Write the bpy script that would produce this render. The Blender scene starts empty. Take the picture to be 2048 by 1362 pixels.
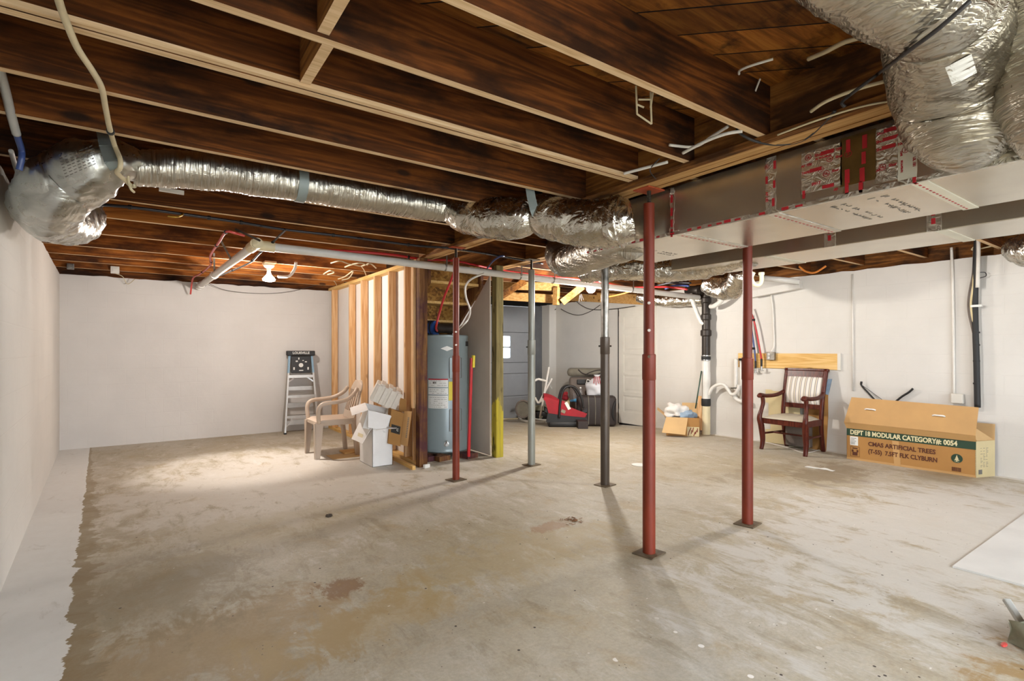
import bpy, bmesh, math, random
from mathutils import Vector, Matrix, noise
random.seed(7)
C = bpy.context.scene.collection
PI = math.pi
R = math.radians

# ------------------------------------------------------------------ camera maths (image 2048x1362)
EYE, FPX, CX, HY = 1.25, 1041.0, 1024.0, 700.0
YAW = math.atan2(1476.0, FPX)
SA, CA = math.sin(YAW), math.cos(YAW)
def ray(px, py):
    u = (px-CX)/FPX; v = (HY-py)/FPX
    return Vector((CA+SA*u, SA-CA*u, v))
EP = Vector((0, 0, EYE))
def onZ(px, py, z=0.0):
    r = ray(px, py); return EP + r*((z-EYE)/r.z)
def onX(px, py, x):
    r = ray(px, py); return EP + r*(x/r.x)
def onY(px, py, y):
    r = ray(px, py); return EP + r*(y/r.y)
def onD(px, py, d):
    return EP + ray(px, py)*d

# ------------------------------------------------------------------ objects
def tag(o, label=None, cat=None, group=None, kind=None):
    if label: o['label'] = label
    if cat: o['category'] = cat
    if group: o['group'] = group
    if kind: o['kind'] = kind
    return o
ROOTM = {}
def thing(name, label, cat, loc=(0, 0, 0), rz=0.0, group=None, rot=None):
    o = bpy.data.objects.new(name, None); C.objects.link(o)
    o.empty_display_size = .1
    o.location = loc; o.rotation_euler = rot if rot else (0, 0, rz)
    o.rotation_mode = 'XYZ'
    m = Matrix.Translation(Vector(loc)) @ (o.rotation_euler.to_matrix().to_4x4())
    ROOTM[o.name] = m
    return tag(o, label, cat, group)
def rootmat(o):
    while o.parent is not None: o = o.parent
    if o.name in ROOTM: return ROOTM[o.name]
    return Matrix.Translation(o.location)
def copy_tree(o, loc=None, rz=None, label=None, parent=None):
    c = o.copy(); C.objects.link(c)
    if parent is not None: c.parent = parent
    if loc is not None: c.location = loc
    if rz is not None: c.rotation_euler = (0, 0, rz)
    if label: c['label'] = label
    for ch in list(o.children): copy_tree(ch, parent=c)
    return c

class MB:
    def __init__(s): s.bm = bmesh.new(); s.mi = 0
    def _tagf(s, faces):
        for f in faces: f.material_index = s.mi
    def box(s, c, d, rot=None, bev=0.0, M=None):
        n0 = set(s.bm.verts)
        m = Matrix.Translation(Vector(c))
        if rot: m = m @ Matrix.Rotation(rot[2], 4, 'Z') @ Matrix.Rotation(rot[1], 4, 'Y') @ Matrix.Rotation(rot[0], 4, 'X')
        m = m @ Matrix.Diagonal((d[0], d[1], d[2], 1))
        if M is not None: m = M @ m
        r = bmesh.ops.create_cube(s.bm, size=1.0, matrix=m)
        fs = set(f for v in r['verts'] for f in v.link_faces); s._tagf(fs)
        if bev > 0:
            es = set(e for v in r['verts'] for e in v.link_edges)
            bmesh.ops.bevel(s.bm, geom=list(es), offset=bev, segments=2, affect='EDGES', profile=.5, material=-1)
        return s
    def bb(s, a, b, bev=0.0):
        a = Vector(a); b = Vector(b)
        return s.box((a+b)/2, [abs(q) for q in (b-a)], bev=bev)
    def beam(s, p0, p1, w, h, up=(0, 0, 1), bev=0.0):
        p0 = Vector(p0); p1 = Vector(p1); d = (p1-p0); L = d.length; d.normalize()
        up = Vector(up); x = d.cross(up)
        if x.length < 1e-4: x = d.cross(Vector((0, 1, 0)))
        x.normalize(); z = x.cross(d)
        m = Matrix((x, d, z)).transposed().to_4x4(); m.translation = (p0+p1)/2
        return s.box((0, 0, 0), (w, L, h), bev=bev, M=m)
    def cyl(s, p0, p1, r0, r1=None, seg=20, caps=True):
        r1 = r0 if r1 is None else r1
        return s.tube([p0, p1], [r0, r1], seg, caps=caps)
    def tube(s, path, r, seg=10, caps=True, disp=None, flat=None):
        path = [Vector(p) for p in path]; n = len(path)
        if not isinstance(r, (list, tuple)): r = [r]*n
        t0 = (path[1]-path[0]).normalized()
        a = Vector((0, 0, 1)) if abs(t0.z) < .9 else Vector((1, 0, 0))
        nx = (a - t0*a.dot(t0)).normalized()
        rings = []
        for i in range(n):
            if i == 0: t = t0
            elif i == n-1: t = (path[i]-path[i-1]).normalized()
            else: t = (path[i+1]-path[i-1]).normalized()
            nx = (nx - t*nx.dot(t)).normalized(); ny = t.cross(nx)
            ring = []
            for k in range(seg):
                th = 2*PI*k/seg
                dirv = nx*math.cos(th)+ny*math.sin(th)
                rr = r[i]
                p = path[i]+dirv*rr
                if disp: p = p + dirv*disp(p, i, k, th)
                if flat: p.z = path[i].z + (p.z-path[i].z)*flat
                ring.append(s.bm.verts.new(p))
            rings.append(ring)
        fs = []
        for i in range(n-1):
            for k in range(seg):
                k2 = (k+1) % seg
                fs.append(s.bm.faces.new((rings[i][k], rings[i][k2], rings[i+1][k2], rings[i+1][k])))
        if caps:
            fs.append(s.bm.faces.new(list(reversed(rings[0])))); fs.append(s.bm.faces.new(rings[-1]))
        s._tagf(fs); return s
    def lathe(s, prof, c=(0, 0, 0), seg=28, M=None):
        c = Vector(c); rings = []
        for (r, z) in prof:
            ring = []
            for k in range(seg):
                p = Vector((max(r, 1e-4)*math.cos(2*PI*k/seg), max(r, 1e-4)*math.sin(2*PI*k/seg), z))
                p = (M @ p) if M is not None else p + c
                ring.append(s.bm.verts.new(p))
            rings.append(ring)
        fs = []
        for i in range(len(rings)-1):
            for k in range(seg):
                k2 = (k+1) % seg
                fs.append(s.bm.faces.new((rings[i][k], rings[i][k2], rings[i+1][k2], rings[i+1][k])))
        fs.append(s.bm.faces.new(list(reversed(rings[0])))); fs.append(s.bm.faces.new(rings[-1]))
        s._tagf(fs); return s
    def poly(s, pts, th, nrm=None):
        pts = [Vector(p) for p in pts]
        if nrm is None:
            nrm = (pts[1]-pts[0]).cross(pts[2]-pts[0]).normalized()
        nrm = Vector(nrm)*th
        a = [s.bm.verts.new(p) for p in pts]; b = [s.bm.verts.new(p+nrm) for p in pts]
        n = len(pts); fs = [s.bm.faces.new(list(reversed(a))), s.bm.faces.new(b)]
        for i in range(n):
            j = (i+1) % n; fs.append(s.bm.faces.new((a[i], a[j], b[j], b[i])))
        s._tagf(fs); return s
    def sphere(s, c, r, sc=(1, 1, 1), seg=16, disp=0, fr=8, M=None):
        m = Matrix.Translation(Vector(c))
        if M is not None: m = m @ M
        m = m @ Matrix.Diagonal((r*sc[0], r*sc[1], r*sc[2], 1))
        q = bmesh.ops.create_uvsphere(s.bm, u_segments=seg, v_segments=max(6, seg*2//3), radius=1, matrix=m)
        if disp:
            cc = Vector(c)
            for v in q['verts']:
                d = (v.co-cc).normalized()
                v.co += d*disp*noise.noise(v.co*fr)
        s._tagf(set(f for v in q['verts'] for f in v.link_faces)); return s
    def grid(s, fn, nu, nv, closed_u=False):
        V = [[s.bm.verts.new(fn(i/nu, j/nv)) for i in range(nu+1)] for j in range(nv+1)]
        fs = []
        for j in range(nv):
            for i in range(nu):
                fs.append(s.bm.faces.new((V[j][i], V[j][i+1], V[j+1][i+1], V[j+1][i])))
        s._tagf(fs); return s
    def text(s, txt, M, size=.1, bold=0.0, align='LEFT', th=.0008, wide=1.0):
        cu = bpy.data.curves.new('t', 'FONT'); cu.body = txt; cu.size = size; cu.align_x = align; cu.align_y = 'CENTER'
        cu.offset = bold; cu.resolution_u = 3; cu.extrude = th/2
        o = bpy.data.objects.new('t', cu); C.objects.link(o)
        dg = bpy.context.evaluated_depsgraph_get()
        me = bpy.data.meshes.new_from_object(o.evaluated_get(dg))
        n0 = len(s.bm.verts); f0 = len(s.bm.faces)
        me.transform(M @ Matrix.Diagonal((wide, 1, 1, 1)))
        s.bm.from_mesh(me); s.bm.faces.ensure_lookup_table()
        s._tagf(s.bm.faces[f0:])
        bpy.data.objects.remove(o); bpy.data.curves.remove(cu); bpy.data.meshes.remove(me)
        return s
    def build(s, name, mat, parent=None, W=False, smooth=False, label=None, cat=None, group=None, kind=None, recalc=True, angle=None):
        if recalc: bmesh.ops.recalc_face_normals(s.bm, faces=s.bm.faces[:])
        me = bpy.data.meshes.new(name); s.bm.to_mesh(me); s.bm.free()
        if not isinstance(mat, (list, tuple)): mat = [mat]
        for m in mat: me.materials.append(m)
        o = bpy.data.objects.new(name, me); C.objects.link(o)
        if parent is not None:
            if W: me.transform(rootmat(parent).inverted())
            o.parent = parent
        elif kind != 'structure':
            vs = me.vertices
            if len(vs):
                lo = Vector((min(v.co.x for v in vs), min(v.co.y for v in vs), min(v.co.z for v in vs)))
                hi = Vector((max(v.co.x for v in vs), max(v.co.y for v in vs), max(v.co.z for v in vs)))
                c = Vector(((lo.x+hi.x)/2, (lo.y+hi.y)/2, lo.z))
                me.transform(Matrix.Translation(-c)); o.location = c
                ROOTM[o.name] = Matrix.Translation(c)
        if smooth:
            for p in me.polygons: p.use_smooth = True
            if angle is not None:
                try: me.set_sharp_from_angle(angle=R(angle))
                except Exception: pass
        return tag(o, label, cat, group, kind)

def crom(pts, n=8, vals=None):
    P = [Vector(p) for p in pts]; out = []; vo = []
    for i in range(len(P)-1):
        p0 = P[max(i-1, 0)]; p1 = P[i]; p2 = P[i+1]; p3 = P[min(i+2, len(P)-1)]
        for k in range(n):
            t = k/n
            out.append(.5*((2*p1)+(-p0+p2)*t+(2*p0-5*p1+4*p2-p3)*t*t+(-p0+3*p1-3*p2+p3)*t**3))
            if vals: vo.append(vals[i]*(1-t)+vals[i+1]*t)
    out.append(P[-1])
    if vals: vo.append(vals[-1]); return out, vo
    return out
def frame(o, r, u):
    r = Vector(r).normalized(); u = Vector(u); u = (u-r*u.dot(r)).normalized(); n = r.cross(u)
    m = Matrix((r, u, n)).transposed().to_4x4(); m.translation = Vector(o)
    return m

# ------------------------------------------------------------------ materials
def lin(h):
    if not isinstance(h, str): return tuple(h)+(1,) if len(h) == 3 else h
    o = []
    for i in (0, 2, 4):
        v = int(h[i:i+2], 16)/255
        o.append(v/12.92 if v <= .04045 else ((v+.055)/1.055)**2.4)
    return tuple(o)+(1,)
class NT:
    def __init__(s, name):
        s.m = bpy.data.materials.new(name); s.m.use_nodes = True
        s.t = s.m.node_tree; s.b = s.t.nodes['Principled BSDF']
        s.tc = None
    def n(s, typ, ins=None, **kw):
        q = s.t.nodes.new(typ)
        for k, v in kw.items(): setattr(q, k, v)
        if ins:
            for k, v in ins.items(): s.set(q.inputs[k], v)
        return q
    def set(s, sock, v):
        if hasattr(v, 'is_output') or isinstance(v, bpy.types.NodeSocket): s.t.links.new(v, sock)
        else: sock.default_value = v
    def co(s, scale=(1, 1, 1), rnd=True, loc=(0, 0, 0), rot=(0, 0, 0), kind='Object'):
        if s.tc is None: s.tc = s.n('ShaderNodeTexCoord')
        v = s.tc.outputs[kind]
        if rnd:
            oi = s.n('ShaderNodeObjectInfo')
            mu = s.n('ShaderNodeMath', {0: oi.outputs['Random'], 1: 37.0}, operation='MULTIPLY')
            ad = s.n('ShaderNodeVectorMath', {0: v}, operation='ADD'); s.t.links.new(mu.outputs[0], ad.inputs[1]); v = ad.outputs[0]
        mp = s.n('ShaderNodeMapping', {'Vector': v, 'Scale': scale, 'Location': loc, 'Rotation': rot})
        return mp.outputs[0]
    def noise(s, v, scale, detail=5, rough=.55, dist=0.0):
        return s.n('ShaderNodeTexNoise', {'Vector': v, 'Scale': scale, 'Detail': detail, 'Roughness': rough, 'Distortion': dist}).outputs['Fac']
    def voro(s, v, scale, feat='F1', out='Distance', rnd=1.0):
        return s.n('ShaderNodeTexVoronoi', {'Vector': v, 'Scale': scale, 'Randomness': rnd}, feature=feat).outputs[out]
    def ramp(s, f, stops):
        r = s.n('ShaderNodeValToRGB'); s.t.links.new(f, r.inputs[0])
        e = r.color_ramp.elements
        while len(e) < len(stops): e.new(.5)
        for q, (p, c) in zip(e, stops): q.position = p; q.color = lin(c) if isinstance(c, str) else ((c, c, c, 1) if isinstance(c, (int, float)) else c)
        return r.outputs[0]
    def mix(s, a, b, f, mode='MIX'):
        q = s.n('ShaderNodeMix', data_type='RGBA', blend_type=mode)
        s.set(q.inputs[0], f)
        for i, v in ((6, a), (7, b)): s.set(q.inputs[i], lin(v) if isinstance(v, str) else v)
        return q.outputs[2]
    def math(s, op, a, b=0.0, clamp=False):
        q = s.n('ShaderNodeMath', operation=op, use_clamp=clamp); s.set(q.inputs[0], a); s.set(q.inputs[1], b); return q.outputs[0]
    def bump(s, h, strength=.3, dist=.01):
        q = s.n('ShaderNodeBump', {'Height': h, 'Strength': strength, 'Distance': dist}); s.t.links.new(q.outputs[0], s.b.inputs['Normal'])
    def fin(s, col, rough=.6, metal=0.0, spec=None):
        s.set(s.b.inputs['Base Color'], lin(col) if isinstance(col, str) else col)
        s.set(s.b.inputs['Roughness'], rough); s.set(s.b.inputs['Metallic'], metal)
        if spec is not None: s.b.inputs['Specular IOR Level'].default_value = spec
        return s.m
def simple(name, col, rough=.6, metal=0.0, var=.12, sc=12, bump=.06, spec=None, sx=(1, 1, 1)):
    q = NT(name); v = q.co(sx)
    f = q.noise(v, sc, 6)
    d = q.ramp(f, [(.3, 1-var*1.6), (.7, 1+var*.4)])
    c = q.mix(col, d, 1.0, 'MULTIPLY')
    if bump: q.bump(q.noise(v, sc*6, 3), bump, .004)
    rg = q.math('ADD', q.math('MULTIPLY', f, .2), rough-.1)
    return q.fin(c, rg, metal, spec)
def wood(name, cd, cm, cl, axis=0, grain=1.0, knots=.5, rough=.75, stain=None, bump=.25):
    q = NT(name)
    st = [9, 9, 9]; st[axis] = .55
    v = q.co(tuple(x*grain for x in st))
    wob = q.noise(v, 1.0, 3, .5, .6)
    rings = q.math('ADD', q.math('MULTIPLY', q.math('SINE', q.math('MULTIPLY', wob, 46.0)), .5), .5)
    g = q.noise(v, 5.0, 6, .65)
    f = q.math('ADD', q.math('MULTIPLY', rings, .22), q.math('MULTIPLY', g, .78))
    c = q.ramp(f, [(.2, cd), (.48, cm), (.78, cl)])
    if knots:
        st2 = [6.5, 6.5, 6.5]; st2[axis] = 2.6
        vk = q.co(tuple(st2))
        kd = q.voro(vk, 1.0)
        km = q.ramp(kd, [(.10, 1.0), (.17, 0.0)])
        kg = q.math('GREATER_THAN', q.n('ShaderNodeSeparateColor', {0: q.voro(vk, 1.0, out='Color')}).outputs[0], 1-knots)
        c = q.mix(c, q.mix(cd, (.02, .01, .005, 1), .6), q.math('MULTIPLY', q.math('MULTIPLY', km, kg), .9))
    if stain:
        vs = q.co((.9, 2.2, 2.2) if axis == 0 else (2, .9, 2))
        sm = q.ramp(q.noise(vs, 1.6, 7, .62), [(.47, 0.0), (.62, 1.0)])
        c = q.mix(c, stain, q.math('MULTIPLY', sm, .85))
    q.bump(f, bump, .003)
    return q.fin(c, rough, 0, .25)

M = {}
# paint on masonry block walls
def wallmat(name, base, along):
    q = NT(name); v = q.co(rnd=False)
    n1 = q.noise(v, .9, 6); n2 = q.noise(v, 14, 5)
    c = q.mix(base, q.ramp(n1, [(.3, .90), (.65, 1.03)]), 1.0, 'MULTIPLY')
    rot = (R(90), 0, 0) if along == 'x' else (R(90), 0, R(90))
    vb = q.n('ShaderNodeSeparateXYZ', {0: q.tc.outputs['Object']})
    cb = q.n('ShaderNodeCombineXYZ', {0: vb.outputs[0 if along == 'x' else 1], 1: vb.outputs[2]})
    br = q.n('ShaderNodeTexBrick', {'Vector': cb.outputs[0], 'Scale': 1.0, 'Mortar Size': .006, 'Mortar Smooth': .6, 'Brick Width': .4, 'Row Height': .2})
    mort = br.outputs['Fac']
    c = q.mix(c, q.mix(c, '8f8a83', .25), q.math('MULTIPLY', mort, q.ramp(n1, [(.5, 0.0), (.75, .25)])))
    spk = q.ramp(q.noise(v, 7.0, 8, .7), [(.73, 0.0), (.78, 1.0)])
    c = q.mix(c, '7d756b', q.math('MULTIPLY', spk, .55))
    h = q.math('SUBTRACT', q.math('ADD', q.math('MULTIPLY', n2, .5), q.math('MULTIPLY', n1, .6)), q.math('MULTIPLY', mort, .16))
    q.bump(h, .35, .012)
    return q.fin(c, .62, 0, .3)
M['wall'] = wallmat('white_painted_block', 'd3cfca', 'x')
M['wally'] = wallmat('white_painted_block_side', 'd2cfc9', 'y')

def floormat():
    q = NT('worn_concrete'); v = q.co(rnd=False)
    sx = q.n('ShaderNodeSeparateXYZ', {0: q.tc.outputs['Object']})
    X, Y = sx.outputs[0], sx.outputs[1]
    a = q.noise(v, .55, 6, .6, .4); b = q.noise(v, 2.3, 7, .65, .5)
    vs = q.co((1.2, .45, 1), rnd=False, rot=(0, 0, R(-38)))
    st = q.noise(vs, 2.0, 8, .7, .3)
    fine = q.noise(v, 60, 5, .7); mid = q.noise(v, 11, 6, .65)
    hd = q.noise(v, 3.6, 12, .72, .7); hs = q.noise(vs, 5.5, 12, .75, .5)
    c = q.ramp(q.math('ADD', q.math('MULTIPLY', a, .6), q.math('MULTIPLY', hd, .4)), [(.34, 'a39679'), (.48, 'b0a692'), (.62, 'beb8ab')])
    c = q.mix(c, 'a38c62', q.math('MULTIPLY', q.ramp(q.math('ADD', q.math('MULTIPLY', b, .5), q.math('MULTIPLY', hd, .5)), [(.52, 0.0), (.62, 1.0)]), .55))
    c = q.mix(c, '8f8167', q.math('MULTIPLY', q.ramp(hs, [(.54, 0.0), (.64, 1.0)]), .5))
    c = q.mix(c, 'cfccc4', q.math('MULTIPLY', q.ramp(q.noise(vs, 4.3, 12, .75), [(.56, 0.0), (.66, 1.0)]), .5))
    c = q.mix(c, q.ramp(mid, [(.3, .86), (.7, 1.05)]), .7, 'MULTIPLY')
    c = q.mix(c, q.ramp(fine, [(.3, .80), (.7, 1.10)]), .75, 'MULTIPLY')
    def spot(x, y, rx, ry, soft=.5):
        dx = q.math('DIVIDE', q.math('SUBTRACT', X, x), rx); dy = q.math('DIVIDE', q.math('SUBTRACT', Y, y), ry)
        d = q.math('SQRT', q.math('ADD', q.math('MULTIPLY', dx, dx), q.math('MULTIPLY', dy, dy)))
        d = q.math('ADD', d, q.math('MULTIPLY', q.math('SUBTRACT', hs, .5), 3.2))
        d = q.math('ADD', d, q.math('MULTIPLY', q.math('SUBTRACT', hd, .5), 2.6))
        return q.ramp(d, [(.55, 1.0), (.55+soft, 0.0)])
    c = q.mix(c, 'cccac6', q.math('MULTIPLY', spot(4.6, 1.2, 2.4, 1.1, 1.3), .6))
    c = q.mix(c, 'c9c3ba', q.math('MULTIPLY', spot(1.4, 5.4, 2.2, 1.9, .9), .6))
    c = q.mix(c, '93743f', q.math('MULTIPLY', spot(2.55, .36, .62, .30), .85))
    c = q.mix(c, '7f6f58', q.math('MULTIPLY', spot(5.7, 2.45, .75, .35), .7))
    c = q.mix(c, '84765f', q.math('MULTIPLY', spot(5.2, 2.9, .9, .25), .5))
    c = q.mix(c, '8a7a5e', q.math('MULTIPLY', spot(6.5, 1.7, .5, .3), .7))
    c = q.mix(c, '94784c', q.math('MULTIPLY', spot(.30, 2.5, .8, .45), .6))
    c = q.mix(c, '7d5c3c', q.math('MULTIPLY', spot(.85, 2.75, .15, .14, .3), .8))
    c = q.mix(c, 'a68f63', q.math('MULTIPLY', spot(.85, 2.35, .6, .25, .8), .5))
    c = q.mix(c, '84775e', q.math('MULTIPLY', spot(.1, 3.3, .5, .6), .6))
    c = q.mix(c, '9a8a64', q.math('MULTIPLY', spot(1.0, 4.0, .9, .4), .45))
    c = q.mix(c, 'a48f62', q.math('MULTIPLY', spot(1.9, 2.6, .9, .35), .45))
    c = q.mix(c, '8a5c38', q.math('MULTIPLY', spot(2.35, 2.85, .2, .1, .3), .5))
    chips = q.math('LESS_THAN', q.math('ADD', q.voro(q.co((1, 2.2, 1), rnd=False, rot=(0, 0, R(30))), 6.5), q.math('MULTIPLY', hd, .08)), .085)
    c = q.mix(c, 'dedad2', q.math('MULTIPLY', q.math('MULTIPLY', chips, q.math('GREATER_THAN', q.noise(v, 2.2, 2), .52)), .8))
    tiny = q.math('LESS_THAN', q.voro(q.co((1, 1, 1), rnd=False, loc=(5, 2, 0)), 26.0), .085)
    c = q.mix(c, '6b5f50', q.math('MULTIPLY', tiny, q.math('GREATER_THAN', q.noise(v, 6.0, 2), .56)))
    # dark flecks + paint drips
    fl = q.math('LESS_THAN', q.voro(v, 9.0), .055)
    c = q.mix(c, '3c332a', q.math('MULTIPLY', fl, q.math('GREATER_THAN', q.noise(v, 3.0, 2), .52)))
    dr = q.math('LESS_THAN', q.math('ADD', q.voro(q.co((1, 1, 1), rnd=False, loc=(3.1, 1.7, 0)), 11.0), q.math('MULTIPLY', mid, .12)), .20)
    drm = q.ramp(q.math('SQRT', q.math('ADD', q.math('POWER', q.math('DIVIDE', q.math('SUBTRACT', X, 1.75), .75), 2), q.math('POWER', q.math('DIVIDE', q.math('SUBTRACT', Y, 1.2), .5), 2))), [(.5, 1.0), (1.0, 0.0)])
    c = q.mix(c, 'e9e5df', q.math('MULTIPLY', q.math('MULTIPLY', dr, q.math('GREATER_THAN', q.noise(v, 5, 2), .5)), drm))
    # painted strip at the foot of the left wall with its ragged edge and damp margin
    yf = q.math('SUBTRACT', 8.55, Y)
    edge = q.math('ADD', q.math('MULTIPLY', yf, .054), -.575)
    vr = q.co((3, 1.0, 1), rnd=False)
    rag = q.math('MULTIPLY', q.math('SUBTRACT', q.noise(q.co((1.5, 3.2, 1), rnd=False, rot=(0, 0, .3)), 1.3, 10, .7, .5), .5), .20)
    near = q.math('MULTIPLY', yf, .17, True)
    d = q.math('SUBTRACT', X, q.math('ADD', edge, q.math('MULTIPLY', rag, near)))
    rag2 = q.math('ADD', q.math('MULTIPLY', q.noise(q.co((2.2, 4.5, 1), rnd=False, rot=(0, 0, .3)), 1.1, 10, .72, .6), .46), -.13)
    dmp = q.math('LESS_THAN', d, q.math('MULTIPLY', rag2, q.math('ADD', near, .15)))
    c = q.mix(c, q.mix('9a8c74', '75684f', q.math('ADD', q.math('MULTIPLY', yf, .08), q.math('MULTIPLY', q.math('SUBTRACT', hd, .5), 1.5)), ), q.math('MULTIPLY', dmp, .85))
    brn = q.ramp(q.math('DIVIDE', d, .55), [(0.0, 1.0), (1.0, 0.0)])
    c = q.mix(c, '86704e', q.math('MULTIPLY', q.math('MULTIPLY', q.math('MULTIPLY', brn, near), q.ramp(hd, [(.42, 0.0), (.6, 1.0)])), .8))
    pn = q.mix(q.mix('dcdcd9', 'cfcdc8', mid), 'a9a296', q.math('MULTIPLY', q.ramp(hs, [(.58, 0.0), (.68, 1.0)]), .5))
    strip = q.math('LESS_THAN', d, 0.0)
    c = q.mix(c, pn, strip)
    r2 = q.math('GREATER_THAN', q.math('ADD', X, q.math('MULTIPLY', q.noise(v, 2.5, 5), .12)), 6.90)
    c = q.mix(c, 'dad6cf', q.math('MULTIPLY', r2, .9))
    q.bump(q.math('ADD', q.math('MULTIPLY', mid, .6), q.math('MULTIPLY', fine, .3)), .18, .006)
    rg = q.math('ADD', q.math('MULTIPLY', b, .35), .42)
    return q.fin(c, rg, 0, .35)
M['floor'] = floormat()

def plankmat():
    q = NT('old_subfloor_planks'); v = q.co(rnd=False)
    sx = q.n('ShaderNodeSeparateXYZ', {0: q.tc.outputs['Object']})
    across = q.math('ADD', q.math('MULTIPLY', sx.outputs[0], .688), q.math('MULTIPLY', sx.outputs[1], .726))
    k = q.math('DIVIDE', across, .165); idx = q.math('FLOOR', k); fr = q.math('FRACT', k)
    wn = q.n('ShaderNodeTexWhiteNoise', {'W': idx}, noise_dimensions='1D')
    vg = q.co((.8, 9, 9), rnd=False, rot=(0, 0, R(43.5)))
    off = q.n('ShaderNodeVectorMath', {0: vg}, operation='ADD'); q.t.links.new(wn.outputs['Color'], off.inputs[1])
    g = q.noise(off.outputs[0], 2.2, 7, .65, .5)
    c = q.ramp(g, [(.3, '3a2009'), (.5, '87501c'), (.72, 'b3762e')])
    c = q.mix(c, q.ramp(wn.outputs['Value'], [(0, .45), (1, 1.15)]), 1.0, 'MULTIPLY')
    c = q.mix(c, '120b06', q.math('MULTIPLY', q.ramp(q.noise(v, 3.0, 8, .68), [(.52, 0.0), (.63, 1.0)]), .8))
    seam = q.math('LESS_THAN', fr, .045)
    c = q.mix(c, '080503', seam)
    q.bump(q.math('SUBTRACT', g, q.math('MULTIPLY', seam, 2.0)), .4, .006)
    return q.fin(c, .8, 0, .2)
M['plank'] = plankmat()
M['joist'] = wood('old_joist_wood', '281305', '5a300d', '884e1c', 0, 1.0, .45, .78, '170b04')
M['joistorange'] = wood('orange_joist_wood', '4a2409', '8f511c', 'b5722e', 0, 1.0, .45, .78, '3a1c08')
M['joistedge'] = wood('pale_joist_wood', 'b5926a', 'd2b48c', 'e0c6a2', 0, 1.3, .15, .8, None, .2)  # paler than the joist sides, set on downward faces
M['beam'] = wood('beam_wood', '4a280e', '8a5826', 'a8743a', 1, 1.0, .3, .78, '2a160a')
M['beamedge'] = wood('pale_beam_wood', '9a7140', 'b98f5a', 'cfa873', 1, 1.2, .1, .8)  # paler beam wood for the underside
M['stud'] = wood('pine_stud', 'b98550', 'd3a878', 'e2bf95', 2, 1.0, .25, .7, None, .15)
M['studx'] = wood('pine_board', '9a6c38', 'b98d52', 'cba670', 0, 1.0, .3, .7, None, .15)
M['study'] = wood('pine_plank', 'c0904a', 'd9b06c', 'e6c48a', 1, .9, .45, .6, None, .1)
M['oldpost'] = wood('stained_post', '3a2413', '6b4526', '8d6a3f', 2, .9, .3, .75, '4a2733')
M['yellowpost'] = None
def ypost():
    q = NT('yellow_marked_post'); v = q.co((9, 9, .6))
    g = q.noise(v, 3, 6, .65)
    c = q.ramp(g, [(.3, '5e5638'), (.55, '86794f'), (.75, 'a39564')])
    sx = q.n('ShaderNodeSeparateXYZ', {0: q.tc.outputs['Object']})
    nz = q.math('MULTIPLY', q.math('SUBTRACT', q.noise(q.co((4, 4, 1)), 2, 5), .5), .7)
    hi = q.math('LESS_THAN', q.math('ADD', sx.outputs[2], nz), .62)
    c = q.mix(c, q.mix('c9b736', '9b8d40', q.ramp(g, [(.45, 0.0), (.7, 1.0)])), q.math('MULTIPLY', hi, .85))
    dk = q.ramp(q.noise(q.co((7, 7, 2)), 1.5, 5), [(.6, 0.0), (.68, 1.0)])
    c = q.mix(c, '241d14', q.math('MULTIPLY', dk, .8)); q.bump(g, .2, .003)
    return q.fin(c, .75, 0, .2)
M['yellowpost'] = ypost()
def osb():
    q = NT('strand_board'); v = q.co((1, 1, 1))
    a = q.voro(v, 38.0, out='Color'); g = q.noise(v, 7, 6)
    f = q.n('ShaderNodeSeparateColor', {0: a}).outputs[0]
    c = q.ramp(q.math('ADD', q.math('MULTIPLY', f, .4), q.math('MULTIPLY', g, .6)), [(.25, '5a3a14'), (.5, '8f6428'), (.8, 'b08743')])
    q.bump(f, .15, .003); return q.fin(c, .7, 0, .3)
M['osb'] = osb()
M['rim'] = wood('rim_wood', '2e1808', '6a3f14', '94602a', 1, .8, .3, .8, '1c0f06')
M['drywall'] = simple('drywall_paper', 'cfc2b3', .8, 0, .06, 3, .03)
M['drywallw'] = simple('white_drywall', 'e4e0dc', .8, 0, .04, 3, .03)

def foil(name, base='d9d6cf', rough=.26, ribs=None, wr=.55, sc=16, rot=(0, 0, 0), dist=.02):
    q = NT(name); v = q.co()
    n1 = q.noise(v, sc, 3, .5, 1.2); n2 = q.noise(v, sc*5, 3, .5, .5)
    fold = q.math('ABSOLUTE', q.math('SUBTRACT', n1, .5))
    h = q.math('ADD', q.math('MULTIPLY', fold, 1.4), q.math('MULTIPLY', n2, .10))
    if ribs:
        rb = q.noise(q.co(ribs, rot=rot), 1.0, 3, .5, .5)
        h = q.math('ADD', q.math('MULTIPLY', h, .45), q.math('MULTIPLY', rb, 1.1))
    q.bump(h, wr, dist)
    c = q.mix(base, q.ramp(n1, [(.3, .80), (.7, 1.05)]), 1.0, 'MULTIPLY')
    rg = q.math('ADD', q.math('MULTIPLY', n2, .14), rough-.05)
    return q.fin(c, rg, 1.0)
M['foil'] = foil('crinkled_foil', 'cfcabf', .24, None, .9, 8)
M['foil2'] = foil('flexible_duct_foil', 'cbc6ba', .30, (60, 4, 4), .8, 8)
M['foilz'] = foil('tall_duct_foil', 'b7b1a3', .28, (6, 6, 60), .9, 7, (R(6), R(-10), 0))
M['foilw'] = foil('pale_foil_sleeve', 'd2d4d0', .27, None, .6, 5)
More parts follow.
